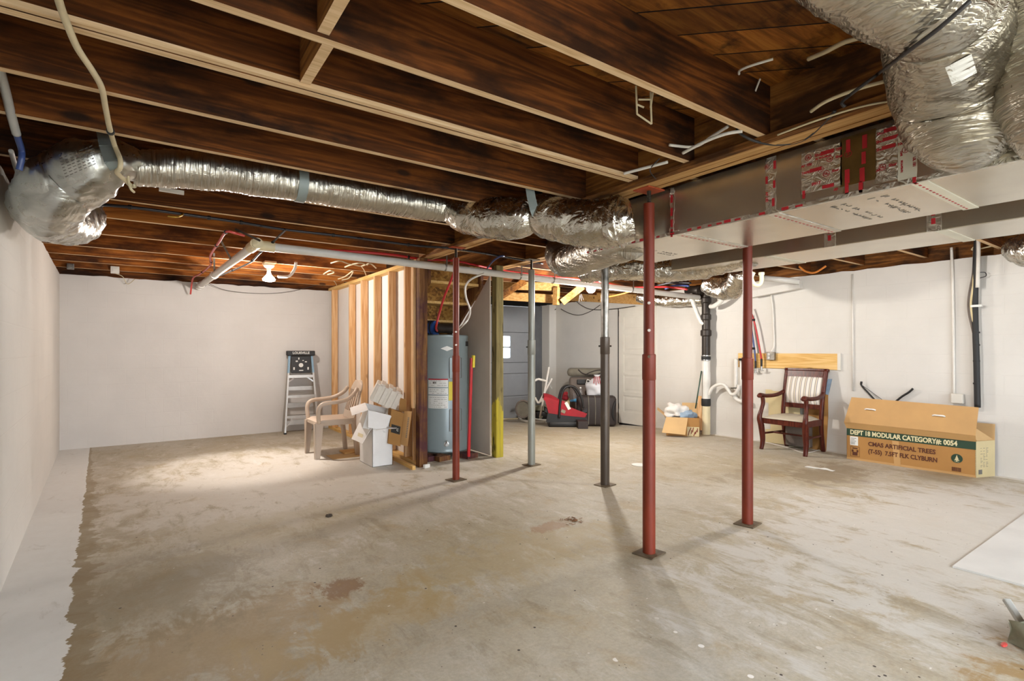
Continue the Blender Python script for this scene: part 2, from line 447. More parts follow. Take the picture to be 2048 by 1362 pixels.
def board():
    q = NT('foil_duct_board'); v = q.co()
    n = q.noise(v, 5, 6, .55); w = q.n('ShaderNodeTexBrick', {'Vector': v, 'Scale': 60.0, 'Mortar Size': .02}).outputs['Fac']
    f = q.noise(v, 90, 3)
    q.bump(q.math('ADD', n, q.math('ADD', q.math('MULTIPLY', f, .12), q.math('MULTIPLY', w, .02))), .12, .01)
    c = q.mix('cec7b8', q.ramp(n, [(.3, .88), (.7, 1.04)]), 1.0, 'MULTIPLY')
    return q.fin(c, .27, .95)
M['board'] = board()
M['tape'] = foil('printed_foil_tape', 'd8d5ca', .34, 0, .5, 22)
M['tantape'] = simple('brown_glazed_tape', '7a6238', .3, .6, .3, 6, .2)
M['paletape'] = simple('pale_tape', 'd9d7c6', .45, .2, .06, 8, .05)
M['redink'] = simple('red_print', 'b3202a', .5, .1, .15, 20, 0)
M['ink'] = simple('black_print', '2a2826', .6, 0, .1, 20, 0)
M['greyink'] = simple('grey_stamp', '77736e', .6, .2, .15, 20, 0)
M['strap'] = simple('grey_tape_strap', '8f9a98', .5, .2, .1, 12, .1)
M['redpost'] = simple('red_oxide_paint', '78290f', .5, .1, .22, 9, .12, sx=(1, 1, .35))
M['redplate'] = simple('orange_red_plate', 'b4512f', .5, .1, .2, 9, .1)
M['rust'] = simple('rusty_base', '6a5a44', .7, .2, .3, 14, .3)
M['screw'] = simple('dark_screw', '3c352c', .5, .6, .2, 30, .2)
M['bolt'] = simple('white_bolt', 'e3d9d2', .4, .2, .05, 20, 0)
M['greypost'] = simple('grey_green_paint', '9a9b92', .4, .25, .18, 8, .1, sx=(1, 1, .3))
M['darkpost'] = simple('dark_brown_paint', '54493f', .34, .35, .22, 8, .15, sx=(1, 1, .3))
M['galv'] = simple('mottled_galvanised', '9a968f', .32, .75, .35, 14, .1)
M['pvc'] = simple('white_plastic_pipe', 'dcdad4', .38, 0, .06, 6, .02)
M['cream'] = simple('cream_plastic', 'e2d5b0', .4, 0, .06, 8, .02)
M['redpex'] = simple('red_tubing', 'b52428', .35, 0, .08, 8, 0)
M['pinkpex'] = simple('bright_red_tubing', 'd0504a', .35, 0, .08, 8, 0)
M['bluepex'] = simple('blue_tubing', '3c4f86', .35, 0, .12, 8, 0)
M['blackpipe'] = simple('black_tubing', '26262e', .3, .1, .15, 8, 0)
M['conduit'] = simple('grey_conduit', 'b9b9b4', .45, .3, .1, 8, .02)
M['cable'] = simple('off_white_cable', 'cdbf9c', .5, 0, .1, 10, .02)
M['whitecable'] = simple('white_cable', 'dcd8d0', .5, 0, .06, 10, 0)
M['darkwire'] = simple('dark_wire', '2d2a2a', .5, 0, .1, 10, 0)
M['orangecable'] = simple('orange_cable', 'd58237', .5, 0, .1, 10, 0)
M['castiron'] = simple('black_cast_iron', '37302b', .45, .4, .3, 12, .25)
M['rubber'] = simple('black_rubber', '1f1f20', .6, 0, .1, 10, .02)
M['steel'] = simple('bright_steel', 'b8b8b6', .3, .9, .08, 10, .02)
M['alu'] = simple('brushed_aluminium', 'b4afa8', .38, .8, .1, 10, .02)
M['blueplas'] = simple('pale_blue_fibreglass', '7f9fb4', .45, 0, .08, 10, .02)
M['blackplas'] = simple('black_plastic', '121010', .5, 0, .1, 12, .03)
M['heater'] = simple('grey_blue_enamel', '8d9a9c', .32, .1, .05, 4, .01)
M['white'] = simple('white_card', 'e8e6e3', .6, 0, .04, 6, .02)
M['foam'] = simple('white_foam', 'dcd5c9', .8, 0, .06, 25, .08)
M['label'] = simple('white_label', 'dfdfda', .5, 0, .03, 10, 0)
M['yellow'] = simple('yellow_label', 'e3cf33', .5, 0, .05, 10, 0)
M['card'] = simple('brown_cardboard', 'aa7c43', .75, 0, .08, 4, .03)
M['cardlid'] = simple('tan_cardboard', 'be955f', .7, 0, .08, 4, .03)
M['cardpale'] = simple('pale_cardboard', 'cdbd92', .75, 0, .05, 5, .02)
M['cardin'] = simple('cardboard_inside', 'c9a674', .8, 0, .08, 4, .03)
M['green'] = simple('dark_green_print', '24402f', .55, 0, .1, 8, 0)
M['brownink'] = simple('dark_brown_print', '5a2f1c', .6, 0, .08, 8, 0)
M['creamink'] = simple('cream_print', 'd7cda4', .6, 0, .06, 8, 0)
M['chair'] = simple('taupe_resin', 'b7a491', .42, 0, .05, 6, .02)
M['cherry'] = wood('red_brown_chair_wood', '2f100a', '4c1d14', '66301f', 2, 1.2, 0, .32, None, .05)
def stripe():
    q = NT('striped_upholstery')
    q.co()
    sx = q.n('ShaderNodeSeparateXYZ', {0: q.tc.outputs['Object']})
    k = q.math('FRACT', q.math('MULTIPLY', sx.outputs[0], 16.0))
    c = q.ramp(k, [(0, 'e6e0d8'), (.30, 'e6e0d8'), (.34, '9a958f'), (.46, 'aba59c'), (.50, 'd8cdb8'), (.66, 'd8cdb8'), (.70, '8f9097'), (.80, '9d9da3'), (.84, 'e6e0d8')])
    q.bump(q.noise(q.co((1, 1, 1)), 300, 2), .1, .001)
    return q.fin(c, .8, 0, .2)
M['stripe'] = stripe()
M['vinyl'] = simple('sage_vinyl', 'b7ae9a', .45, 0, .06, 6, .03)
M['garage'] = simple('grey_garage_paint', '9b9ea2', .5, 0, .08, 2.5, .03)
M['garageframe'] = simple('dark_grey_frame', '65676a', .6, 0, .15, 4, .05)
M['door'] = simple('white_door_paint', 'd6d2c8', .45, 0, .05, 4, .03)
M['black'] = simple('deep_black', '0b0a09', .8, 0, .1, 6, 0)
M['red'] = simple('red_fabric', '9c1b27', .75, 0, .15, 8, .05)
M['redbar'] = simple('red_gloss', 'c02026', .35, 0, .06, 8, 0)
M['suit'] = simple('dark_brown_fabric', '2e2522', .65, 0, .15, 12, .1)
M['taupecase'] = simple('taupe_fabric', '6b6058', .75, 0, .12, 12, .08)
M['quilt'] = simple('grey_olive_fabric', '7a7466', .8, 0, .15, 10, .1)
M['bag'] = simple('white_plastic_bag', 'cfcfd2', .4, 0, .05, 6, .05)
M['bluecloth'] = simple('light_blue_cloth', '93a8bd', .8, 0, .15, 14, .05)
M['whitecloth'] = simple('white_cloth', 'e0dcd6', .85, 0, .08, 14, .05)
M['lightblue'] = simple('bright_blue_plastic', '4a97c4', .4, 0, .06, 8, 0)
M['canvas'] = simple('olive_canvas', '8f8d78', .8, 0, .15, 30, .1)
M['clear'] = None
def glassy(name, col=(1, 1, 1, 1), rough=.05):
    q = NT(name); q.b.inputs['Transmission Weight'].default_value = .9; q.b.inputs['IOR'].default_value = 1.2
    f = q.noise(q.co(), 8, 3); q.bump(f, .05, .002)
    return q.fin(col, rough)
M['clear'] = glassy('clear_plastic', (.9, .9, .92, 1), .12)
M['pane'] = glassy('window_glass', (.93, .97, 1, 1), .25)
def bulbm(name, col, st):
    q = NT(name); q.b.inputs['Emission Color'].default_value = lin(col); q.b.inputs['Emission Strength'].default_value = st
    f = q.noise(q.co(), 5, 2); return q.fin(q.mix('ffffff', 'f4ead8', f), .4)
M['bulb'] = bulbm('lit_bulb', 'fff0dc', 22)
M['porc'] = simple('white_porcelain', 'e4e0d8', .3, 0, .04, 8, 0)
M['blued'] = simple('blue_metal', '2f4f8f', .35, .3, .15, 8, .05)
M['debris'] = simple('dark_crumbs', '4a3d30', .85, 0, .3, 30, .2)
M['greenstick'] = simple('dark_green_enamel', '2f4a3c', .4, 0, .1, 10, 0)
M['brass'] = simple('brass', 'b8933f', .35, .9, .1, 12, 0)

# ------------------------------------------------------------------ the setting
XR, YB = 6.93, 8.55
def xl(y): return -.87+(YB-y)*.054
def fz(x, y):
    t = min(1, max(0, (x+y-11.6)/2.9)); return -.12*t*t*(3-2*t)
b = MB()
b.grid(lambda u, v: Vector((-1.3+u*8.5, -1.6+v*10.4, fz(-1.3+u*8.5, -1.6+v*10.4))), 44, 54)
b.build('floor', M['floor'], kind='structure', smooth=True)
WT = 2.2
def ragged_wall(name, pts, nrm, mat, z0=-.25, z1=WT, seed=0):
    """wall along pts[0]-pts[1] whose painted top edge is slightly uneven"""
    a, c = Vector(pts[0]), Vector(pts[1]); n = int((c-a).length/.07)+1
    bm = MB(); f, g = [], []
    for i in range(n+1):
        p = a.lerp(c, i/n)
        zt = z1 + .012*noise.noise(Vector((i*.45, seed, 0))) + .01*noise.noise(Vector((i*1.7, seed, 3)))
        f.append((p.x, p.y, z0)); g.append((p.x, p.y, zt))
    nv = Vector(nrm)*.2
    V = bm.bm.verts
    r = [[V.new(Vector(q)) for q in f], [V.new(Vector(q)) for q in g], [V.new(Vector(q)+nv) for q in g], [V.new(Vector(q)+nv) for q in f]]
    for j in range(4):
        for i in range(n):
            k = (j+1) % 4
            bm.bm.faces.new((r[j][i], r[j][i+1], r[k][i+1], r[k][i]))
    bm.bm.faces.new([q[0] for q in r]); bm.bm.faces.new([q[-1] for q in r])
    return bm.build(name, mat, kind='structure')
ragged_wall('wall_left', [(xl(-1.4), -1.4, 0), (xl(YB+.2), YB+.2, 0)], (-1, 0, 0), M['wally'], seed=2)
ragged_wall('wall_back', [(-1.1, YB, 0), (5.35, YB, 0)], (0, 1, 0), M['wall'], seed=5)
ragged_wall('wall_right', [(XR, -1.4, 0), (XR, YB+.05, 0)], (1, 0, 0), M['wally'], seed=9)
b = MB(); YF = -1.5
b.bb((-1.1, YF-.2, 0), (.2, YF, 2.504)); b.bb((.2, YF-.2, 2.1), (2.9, YF, 2.504)); b.bb((2.9, YF-.2, 0), (3.9, YF, 2.504)); b.bb((3.9, YF-.2, 0), (6.0, YF, .8)); b.bb((3.9, YF-.2, 2.05), (6.0, YF, 2.504)); b.bb((6.0, YF-.2, 0), (7.2, YF, 2.504))
b.build('wall_front', M['wall'], kind='structure')  # added unseen behind the camera; openings shape daylight fill and foil reflections
MB().bb((-6, -12, -.2), (12, YF-.2, -.02)).build('ground', M['floor'], kind='structure')
MB().bb((-1.4, -1.6, 2.504), (7.2, 8.9, 2.54)).build('ceiling', M['plank'], kind='structure')
# rim boards above the masonry
MB().bb((XR+.1, -1.4, 2.18), (XR+.14, 8.7, 2.504)).build('trim_1', M['rim'], kind='structure')
MB().bb((-1.2, YB+.1, 2.18), (7.0, YB+.14, 2.504)).build('trim_2', M['joist'], kind='structure')
b = MB(); b.poly([(xl(-1.4)-.12, -1.4, 2.18), (xl(8.7)-.12, 8.7, 2.18), (xl(8.7)-.12, 8.7, 2.504), (xl(-1.4)-.12, -1.4, 2.504)], .04, (-1, 0, 0))
b.build('trim_3', M['joist'], kind='structure')

# garage door (sectional, in the far end of the back wall)
t = bpy.data.objects.new('door_1', None); C.objects.link(t); t.location = (5.9, YB, 0); tag(t, kind='structure'); ROOTM[t.name] = Matrix.Translation((5.9, YB, 0))
DX0, DX1 = 5.35, 6.52
zz = [-.12, .33, .78, 1.23, 1.68, 2.14]
pw0, pw1 = onY(1000, 700, YB).x, onY(1022, 700, YB).x
pz = [(onY(1012, 693, YB).z, onY(1012, 672, YB).z), (onY(1012, 716, YB).z, onY(1012, 696, YB).z)]
for i in range(5):
    b = MB(); z0, z1 = zz[i], zz[i+1]-.008
    if i == 2: z1 = 1.0-.008
    if i == 3: z0 = 1.0
    if i == 3:
        z0, z1 = 1.0, 1.60
        lo, hi = pz[1][0], pz[0][1]
        b.bb((DX0, YB+.02, z0), (DX1, YB+.06, lo)); b.bb((DX0, YB+.02, hi), (DX1, YB+.06, z1))
        b.bb((DX0, YB+.02, lo), (pw0, YB+.06, hi)); b.bb((pw1, YB+.02, lo), (DX1, YB+.06, hi))
        b.bb((pw0, YB+.02, pz[1][1]), (pw1, YB+.06, pz[0][0]))
        # raised frame beside the lights
        b.bb((pw1+.03, YB+.012, lo), (DX1-.1, YB+.02, lo+.02)); b.bb((pw1+.03, YB+.012, hi-.02), (DX1-.1, YB+.02, hi))
    elif i == 4:
        z0 = 1.608; b.bb((DX0, YB+.02, z0), (DX1, YB+.06, z1))
    else:
        b.bb((DX0, YB+.02, z0), (DX1, YB+.06, z1)); b.bb((DX0+.05, YB+.012, z1-.05), (DX1-.05, YB+.02, z1-.035))
    b.build('door_section', M['garage'], t, W=True)
b = MB()
for z_ in (.33, .78, 1.0, 1.604, 1.23): 
    if z_ != 1.23: b.bb((DX0, YB+.058, z_-.03), (DX1, YB+.064, z_+.03))
b.build('section_seam', M['black'], t, W=True)
for lo, hi in pz:
    MB().bb((pw0, YB+.035, lo), (pw1, YB+.041, hi)).build('window_pane', M['pane'], t, W=True)
MB().bb((6.75, 8.25, -.2), (6.95, 8.6, 2.17)).build('trim_5', M['wally'], kind='structure')
MB().bb((6.52, YB-.06, -.14), (6.75, YB+.08, 2.16)).build('door_jamb', M['garageframe'], t, W=True)
MB().bb((DX0, YB-.0, 2.14), (7.1, YB+.1, 2.30)).build('trim_4', M['black'], kind='structure')
# white panelled door in the right wall
t = bpy.data.objects.new('door_2', None); C.objects.link(t); t.location = (XR, 6.0, 0); tag(t, kind='structure'); ROOTM[t.name] = Matrix.Translation((XR, 6.0, 0))
y0, y1 = onX(1236, 700, XR).y, onX(1316, 700, XR).y
zt, zb = 2.0, -.04
b = MB(); W0, W1 = y0-.03, y1+.03
st = .13
panels = [(onX(1250, a, XR).z, onX(1250, c, XR).z) for a, c in ((823, 791), (783, 750), (745, 709), (703, 668), (660, 634))]
b.bb((XR-.012, W1, zb), (XR+.02, W1+st, zt)); b.bb((XR-.012, W0-st*.9, zb), (XR+.02, W0, zt))
zc = [zb]+[q for p in panels for q in p]+[zt]
for i in range(0, len(zc), 2): b.bb((XR-.012, W1+st, zc[i]), (XR+.02, W0-st*.9, zc[i+1]))
b.build('door_frame', M['door'], t, W=True)
for p in panels:
    MB().bb((XR-.003, W1+st, p[0]), (XR+.015, W0-st*.9, p[1])).box((XR-.004, (W1+W0)/2, (p[0]+p[1])/2), (.008, W0-W1-st*2.4, (p[1]-p[0])*.72), bev=.003).build('door_panel', M['door'], t, W=True)
b = MB()
for zz_ in (1.85, .2): b.bb((XR-.02, W0-.005, zz_), (XR+.01, W0+.012, zz_+.1))
b.build('hinge', M['screw'], t, W=True)
b = MB(); b.bb((XR-.006, W0+.012, zb-.02), (XR+.02, W0+.028, zt)); b.bb((XR-.006, W1, zb-.04), (XR+.02, W0, zb-.005)); b.build('door_gap', M['black'], t, W=True)

# ------------------------------------------------------------------ joists and beams
JZ = 2.264
def joist(y, x0, x1, label, w=.038, z=JZ, h=.24, grp=None, extra=None, mats=None):
    b = MB(); b.bb((x0, y-w/2, z), (x1, y+w/2, z+h))
    bm = b.bm; bm.normal_update()
    bmesh.ops.recalc_face_normals(bm, faces=bm.faces[:])
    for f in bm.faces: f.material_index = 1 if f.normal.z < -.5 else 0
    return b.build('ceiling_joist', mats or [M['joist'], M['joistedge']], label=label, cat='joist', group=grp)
BX0, BX1, BX2, BX3 = 2.43, 2.57, 3.45, 3.60
GL = 'joists between the left wall and the beam'
left = [(.70, 'dark joist at upper right, its edge running beside the big foil duct'),
        (1.334, 'joist in the bay with bare subfloor, meeting beam near the big foil duct'),
        (1.752, 'dark joist carrying the bridging blocks, second from the subfloor gap'),
        (2.145, 'joist with a cut strip along its lower edge, meeting beam at front red post'),
        (2.60, 'joist just on the camera side of the long straight foil duct, behind the stripped one'),
        (3.07, 'knotty joist right above the near side of the straight foil duct'),
        (3.74, 'joist right behind the straight foil duct with the white clip tag'),
        (4.42, 'dark joist with the black water line clipped under it'),
        (5.05, 'orange brown joist just behind the black water line'),
        (5.80, 'orange joist above the white drain pipe junction, second behind the black line'),
        (6.58, 'orange joist right in front of the lit reflector bulb'),
        (7.20, 'orange joist just behind the lit reflector bulb'),
        (7.75, 'second orange joist from the back wall'),
        (8.36, 'last joist, lying against the back wall above the white masonry')]
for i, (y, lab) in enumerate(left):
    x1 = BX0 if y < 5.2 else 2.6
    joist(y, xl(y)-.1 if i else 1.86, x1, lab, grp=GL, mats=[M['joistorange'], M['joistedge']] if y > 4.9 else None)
# strip sistered on the third joist
b = MB(); b.bb((xl(2.1)-.05, 2.10, JZ+.002), (2.40, 2.122, JZ+.021))
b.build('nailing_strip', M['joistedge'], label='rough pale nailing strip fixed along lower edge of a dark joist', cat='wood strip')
for y, lab in ((1.2, 'short joist over the rectangular foil duct, nearest the camera'), (1.9, 'short joist over the duct, behind the nearest one'),
               (2.6, 'short joist over the end of the rectangular duct'), (3.3, 'short joist between beams just beyond the duct end'),
               (4.0, 'short joist between beams above the foil elbow'), (4.65, 'short joist between beams at the grey steel post')):
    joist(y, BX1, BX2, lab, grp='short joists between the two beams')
for i in range(12):
    y = 1.44+.615*i
    names = ['nearest', 'second', 'third', 'fourth', 'fifth', 'sixth', 'seventh', 'eighth', 'ninth', 'tenth', 'eleventh', 'farthest']
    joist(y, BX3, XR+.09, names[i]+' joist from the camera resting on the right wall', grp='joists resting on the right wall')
# bridging blocks
def block(y0, y1, xa, xb, lab):
    b = MB(); xm = (xa+xb)/2
    b.bb((xm-.019, y0, JZ+.012), (xm+.019, y1, JZ+.236)); bm = b.bm; bmesh.ops.recalc_face_normals(bm, faces=bm.faces[:])
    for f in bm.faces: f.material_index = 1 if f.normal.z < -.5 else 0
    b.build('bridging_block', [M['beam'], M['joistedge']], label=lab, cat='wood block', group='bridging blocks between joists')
block(1.772, 2.098, .478, .53, 'lower bridging block set between two dark joists at upper left')
block(1.355, 1.732, .445, .5, 'upper bridging block, cut off by the top of the picture')
def mkbeam(xa, xb, y0, y1, lab):
    t = thing('support_beam', lab, 'beam', ((xa+xb)/2, (y0+y1)/2, 2.235))
    w = (xb-xa)/3
    for k in range(3):
        b = MB(); b.bb((xa+k*w+.001, y0, 2.235+.003*(k % 2)), (xa+(k+1)*w-.001, y1, 2.504))
        bm = b.bm; bmesh.ops.recalc_face_normals(bm, faces=bm.faces[:])
        for f in bm.faces: f.material_index = 1 if f.normal.z < -.5 else 0
        b.build('beam_ply', [M['beam'], M['beamedge']], t, W=True)
mkbeam(BX0, BX1, -1.3, 5.2, 'built up wooden beam along the left side of the rectangular foil duct')
mkbeam(BX2, BX3, -1.3, 8.4, 'built up wooden beam behind the rectangular duct, over the grey posts')
b = MB(); b.bb((2.385, -1.2, 2.235), (2.43, 4.75, 2.262)); b.build('ledger_strip', M['beam'], label='narrow orange ledger strip nailed to left face of the beam', cat='wood strip')

# ------------------------------------------------------------------ steel posts
def post(base, lab, mats, r, zj, ztop, zplate, cam_bolts=(), side_bolts=(), grp=None, upmat=None, sleeve=True, up_r=None):
    t = thing('steel_post', lab, 'post', (base.x, base.y, 0), 0, grp)
    up_r = up_r or r*.86
    toc = Vector((-base.x, -base.y, 0)).normalized(); sd = Vector((-toc.y, toc.x, 0))
    b = MB(); b.cyl((0, 0, .006), (0, 0, zj), r, seg=32)
    if sleeve: b.lathe([(r, zj-.16), (r*1.07, zj-.155), (r*1.07, zj-.005), (up_r, zj)], seg=32)
    b.build('lower_tube', mats, t, smooth=True, angle=35)
    MB().cyl((0, 0, zj-.02), (0, 0, ztop), up_r, seg=32).build('upper_tube', upmat or mats, t, smooth=True, angle=35)
    MB().box((0, 0, .004), (.16, .14, .008), rot=(0, 0, .15), bev=.002).build('base_plate', M['rust'], t)
    b = MB()
    n = 26
    path = [(0, 0, ztop-.01+(zplate-ztop+.01)*i/n) for i in range(n+1)]
    b.tube(path, [(.0135 if i % 2 else .0115) for i in range(n+1)], 14); b.build('jack_screw', M['screw'], t)
    MB().box((0, 0, zplate-.004), (.15, .12, .008), bev=.002).build('top_plate', M['redplate'] if mats is M['redpost'] else M['rust'], t)
    for z in cam_bolts:
        rr = r if z < zj else up_r
        MB().cyl(toc*(rr-.004)+Vector((0, 0, z)), toc*(rr+.007)+Vector((0, 0, z)), .011, .008, 12).build('bolt', M['bolt'] if z > zj else M['rust'], t, smooth=True, angle=40)
    for z, s_, m_ in side_bolts:
        rr = r if z < zj else up_r
        MB().cyl(sd*s_*(rr-.004)+Vector((0, 0, z)), sd*s_*(rr+.018)+Vector((0, 0, z)), .008, seg=10).build('bolt', m_, t, smooth=True, angle=40)
    return t
GP = 'steel jack posts under the beams'
p1 = onZ(1298, 1107); p2 = onZ(912, 960); p3 = onZ(1495, 1048); p4 = onZ(1063, 930); p5 = onZ(1210, 970)
dz = lambda y, D: EYE+(HY-y)*D/FPX
post(p1, 'foreground red steel post, nearest the camera, with white bolts', M['redpost'], .0385, dz(708, 3.2), dz(408, 3.2), 2.234, (dz(607, 3.2), dz(661, 3.2), dz(713, 3.2)), grp=GP)
post(p2, 'red steel post standing in front of the grey water heater', M['redpost'], .034, dz(711, 5.0), dz(516, 5.0), 2.234, (dz(664, 5.0), dz(690, 5.0)), grp=GP)
post(p3, 'red steel post on the right whose top hides behind the duct', M['redpost'], .0375, dz(715, 3.74), 2.12, 2.234, (), ((dz(640, 3.74), 1, M['blackplas']), (dz(719, 3.74), -1, M['screw']), (dz(697, 3.74), 1, M['blackplas'])), grp=GP)
post(p4, 'slim light grey steel post in front of the garage door', M['greypost'], .040, dz(680, 5.66), dz(540, 5.66), 2.234, (), ((dz(694, 5.66), -1, M['blackplas']),), grp=GP, sleeve=True)
t5 = post(p5, 'dark brown grey steel post in front of suitcases', M['darkpost'], .0415, dz(674, 4.82), 2.12, 2.234, (), ((dz(692, 4.82), -1, M['screw']), (dz(692, 4.82), 1, M['screw'])), grp=GP, upmat=M['galv'])

# ------------------------------------------------------------------ foil ducts
def flex(path, radii, seed, n=14, seg=44, wr=.012, rib=.0016, fr=7.0, flat=None):
    P, r = crom(path, n, radii)
    b = MB(); off = Vector((seed*3.1, seed*1.7, seed))
    L = [0]
    for i in range(1, len(P)): L.append(L[-1]+(P[i]-P[i-1]).length)
    # resample evenly
    tot = L[-1]; N = max(24, int(tot/.011)); Q = []; rr = []; j = 0
    for i in range(N+1):
        s_ = tot*i/N
        while j < len(L)-2 and L[j+1] < s_: j += 1
        t_ = (s_-L[j])/max(1e-6, L[j+1]-L[j]); Q.append(P[j].lerp(P[j+1], t_)); rr.append(r[j]*(1-t_)+r[j+1]*t_)
    def disp(p, i, k, th):
        s_ = tot*i/N
        a = noise.noise((p+off)*fr)*wr + noise.noise((p+off)*fr*2.7)*wr*.5
        ridge = (1-abs(noise.noise(Vector((s_*16+off.x, math.cos(th)*1.3, math.sin(th)*1.3)))))**6*wr*.35
        return a + ridge + rib*math.sin(s_*2*PI/.032+th)
    b.tube(Q, rr, seg, True, disp, flat)
    return b
def band(path_pt, direc, r, w=.05):
    d = Vector(direc).normalized(); p = Vector(path_pt)
    return p-d*w/2, p+d*w/2

# long duct in the joist bay at left: straight run
t = thing('flexible_duct', 'long straight foil flexible duct lying along the joists at upper left', 'duct', tuple(onD(560, 370, 3.05)), 0, 'foil covered flexible ducts')
def yD(px, y): 
    u = (px-CX)/FPX; return y/(SA-CA*u)
pts = [onD(262, 338, yD(262, 3.38)), onD(420, 342, yD(420, 3.38)), onD(590, 366, yD(590, 3.40)), onD(740, 390, yD(740, 3.40)), onD(840, 408, yD(840, 3.38)), onD(915, 424, yD(915, 3.33))]
flex(pts, [.088, .108, .104, .108, .105, .08], 3, wr=.007, rib=.002, fr=9).build('duct_sleeve', M['foil2'], t, W=True, smooth=True)
a, c = band(onD(600, 368, yD(600, 3.40)), (1, 0, -.02), .11, .055)
b = MB(); b.cyl(a, c, .112, seg=36); b.build('tape_band', M['strap'], t, W=True, smooth=True, label='grey tape band', angle=40)
# insulated elbow near left wall
t = thing('insulated_elbow', 'bulging foil wrapped duct elbow hanging at the left wall', 'duct', tuple(onD(110, 420, 2.9)), 0, 'foil covered flexible ducts')
pts = [onD(266, 326, 2.74), onD(232, 322, 2.64), onD(190, 336, 2.6), onD(145, 360, 2.62), onD(107, 386, 2.62), onD(94, 412, 2.76), onD(114, 434, 3.02), onD(145, 440, 3.3), onD(160, 432, 3.5), onD(162, 412, 3.7)]
flex(pts, [.075, .095, .135, .155, .158, .15, .145, .145, .135, .12], 8, wr=.022, rib=0.0, fr=7).build('duct_sleeve', M['foilw'], t, W=True, smooth=True)
b = MB()
# printed lines on the sleeve facing the room
for k in range(7):
    a = onD(118+k*2, 318+k*6, 2.42); c = onD(188+k*1, 290+k*6, 2.45)
    for q in range(7):
        s0 = a.lerp(c, q/7+.01); s1 = a.lerp(c, (q+.55+.3*random.random())/7)
        b.beam(s0, s1, .0035, .0015)
# pull print onto the sleeve surface
sl = [o for o in t.children][0]
from mathutils.bvhtree import BVHTree
def stick(bmesh_mb, root, sleeve, off=.0015):
    me = sleeve.data; m = rootmat(root)
    bv = BVHTree.FromPolygons([m @ v.co for v in me.vertices], [tuple(p.vertices) for p in me.polygons])
    for v in bmesh_mb.bm.verts:
        d = (v.co-EP).normalized(); h = bv.ray_cast(EP, d)
        if h[0] is not None: v.co = h[0]-d*(off+ .0006)
stick(b, t, sl); b.build('print', M['greyink'], t, W=True)
t2 = thing('hanger_strap', 'wide grey hanger strap holding the duct elbow at upper left', 'strap', tuple(onD(218, 300, 2.5)), 0, 'duct hanger straps')
b = MB(); pp = [onD(205, 258, 2.62), onD(212, 290, 2.50), onD(222, 322, 2.42), onD(232, 336, 2.46)]
for i in range(3):
    b.beam(pp[i], pp[i+1]+(pp[i+1]-pp[i])*.05, .055, .003, up=ray(220, 300))
b.build('strap_band', M['strap'], t2, W=True)
# fat duct entering the trunk
t = thing('flexible_duct', 'fat sagging foil duct joining left face of rectangular duct', 'duct', tuple(onD(1070, 440, 3.5)), 0, 'foil covered flexible ducts')
pts = [onD(898, 424, 3.78), onD(925, 430, 3.72), onD(985, 437, 3.62), onD(1040, 437, 3.54), onD(1068, 420, 3.52), onD(1100, 436, 3.46), onD(1170, 447, 3.38), onD(1225, 446, 3.3), onD(1262, 440, 3.28)]
flex(pts, [.075, .125, .142, .135, .105, .14, .15, .145, .13], 12, wr=.013, rib=.0012, fr=8).build('duct_sleeve', M['foil'], t, W=True, smooth=True)
b = MB(); flex([onD(1222, 446, 3.3), onD(1245, 444, 3.26)], [.15, .155], 31, wr=.02, rib=0, fr=14).build('foil_collar', M['foil'], t, W=True, smooth=True)
b.bm.free()
t2 = thing('hanger_strap', 'grey strap pinching the fat foil duct below a joist', 'strap', tuple(onD(1065, 400, 3.36)), 0, 'duct hanger straps')
b = MB(); pp = [onD(1058, 366, 3.36), onD(1062, 392, 3.36), onD(1068, 418, 3.36), onD(1078, 446, 3.40), onD(1081, 456, 3.47)]
for i in range(4): b.beam(pp[i], pp[i+1]+(pp[i+1]-pp[i])*.04, .055, .003, up=ray(1065, 410))
b.build('strap_band', M['strap'], t2, W=True)
# elbow off the trunk end
t = thing('flexible_duct', 'stubby foil duct elbow leaving the far end of rectangular duct', 'duct', tuple(onD(1160, 520, 4.4)), 0, 'foil covered flexible ducts')
flex([onD(1262, 484, 3.75), onD(1225, 492, 4.0), onD(1180, 507, 4.3), onD(1138, 520, 4.65), onD(1122, 512, 4.95), onD(1122, 480, 5.1)], [.13, .14, .15, .15, .15, .13], 15, wr=.007, rib=.002, fr=8).build('duct_sleeve', M['foil2'], t, W=True, smooth=True)
t = thing('flexible_duct', 'wrinkled foil duct sagging beneath the far end of the trunk', 'duct', tuple(onD(1320, 535, 4.8)), 0, 'foil covered flexible ducts')
flex([onD(1500, 508, 4.25), onD(1455, 515, 4.5), onD(1400, 530, 4.75), onD(1330, 538, 4.9), onD(1265, 535, 5.0), onD(1205, 540, 5.15), onD(1165, 546, 5.3)], [.11, .12, .125, .12, .115, .11, .09], 21, wr=.018, rib=.0012, fr=9).build('duct_sleeve', M['foil'], t, W=True, smooth=True)
t = thing('flexible_duct', 'thin foil duct lying along top of right wall behind front red post', 'duct', tuple(onD(1340, 600, 7.8)), 0, 'foil covered flexible ducts')
flex([onD(1276, 594, 8.3), onD(1310, 600, 8.15), onD(1350, 602, 8.0), onD(1405, 600, 7.8)], [.08, .09, .09, .08], 25, wr=.012, rib=.001, fr=10).build('duct_sleeve', M['foil'], t, W=True, smooth=True)
t = thing('flexible_duct', 'rounded foil duct stub beside the black soil stack', 'duct', tuple(onD(1440, 575, 6.5)), 0, 'foil covered flexible ducts')
flex([onD(1405, 568, 6.7), onD(1420, 572, 6.65), onD(1450, 578, 6.5), onD(1470, 572, 6.3), onD(1482, 545, 6.1)], [.07, .11, .135, .13, .11], 28, wr=.014, rib=.001, fr=8).build('duct_sleeve', M['foil'], t, W=True, smooth=True)
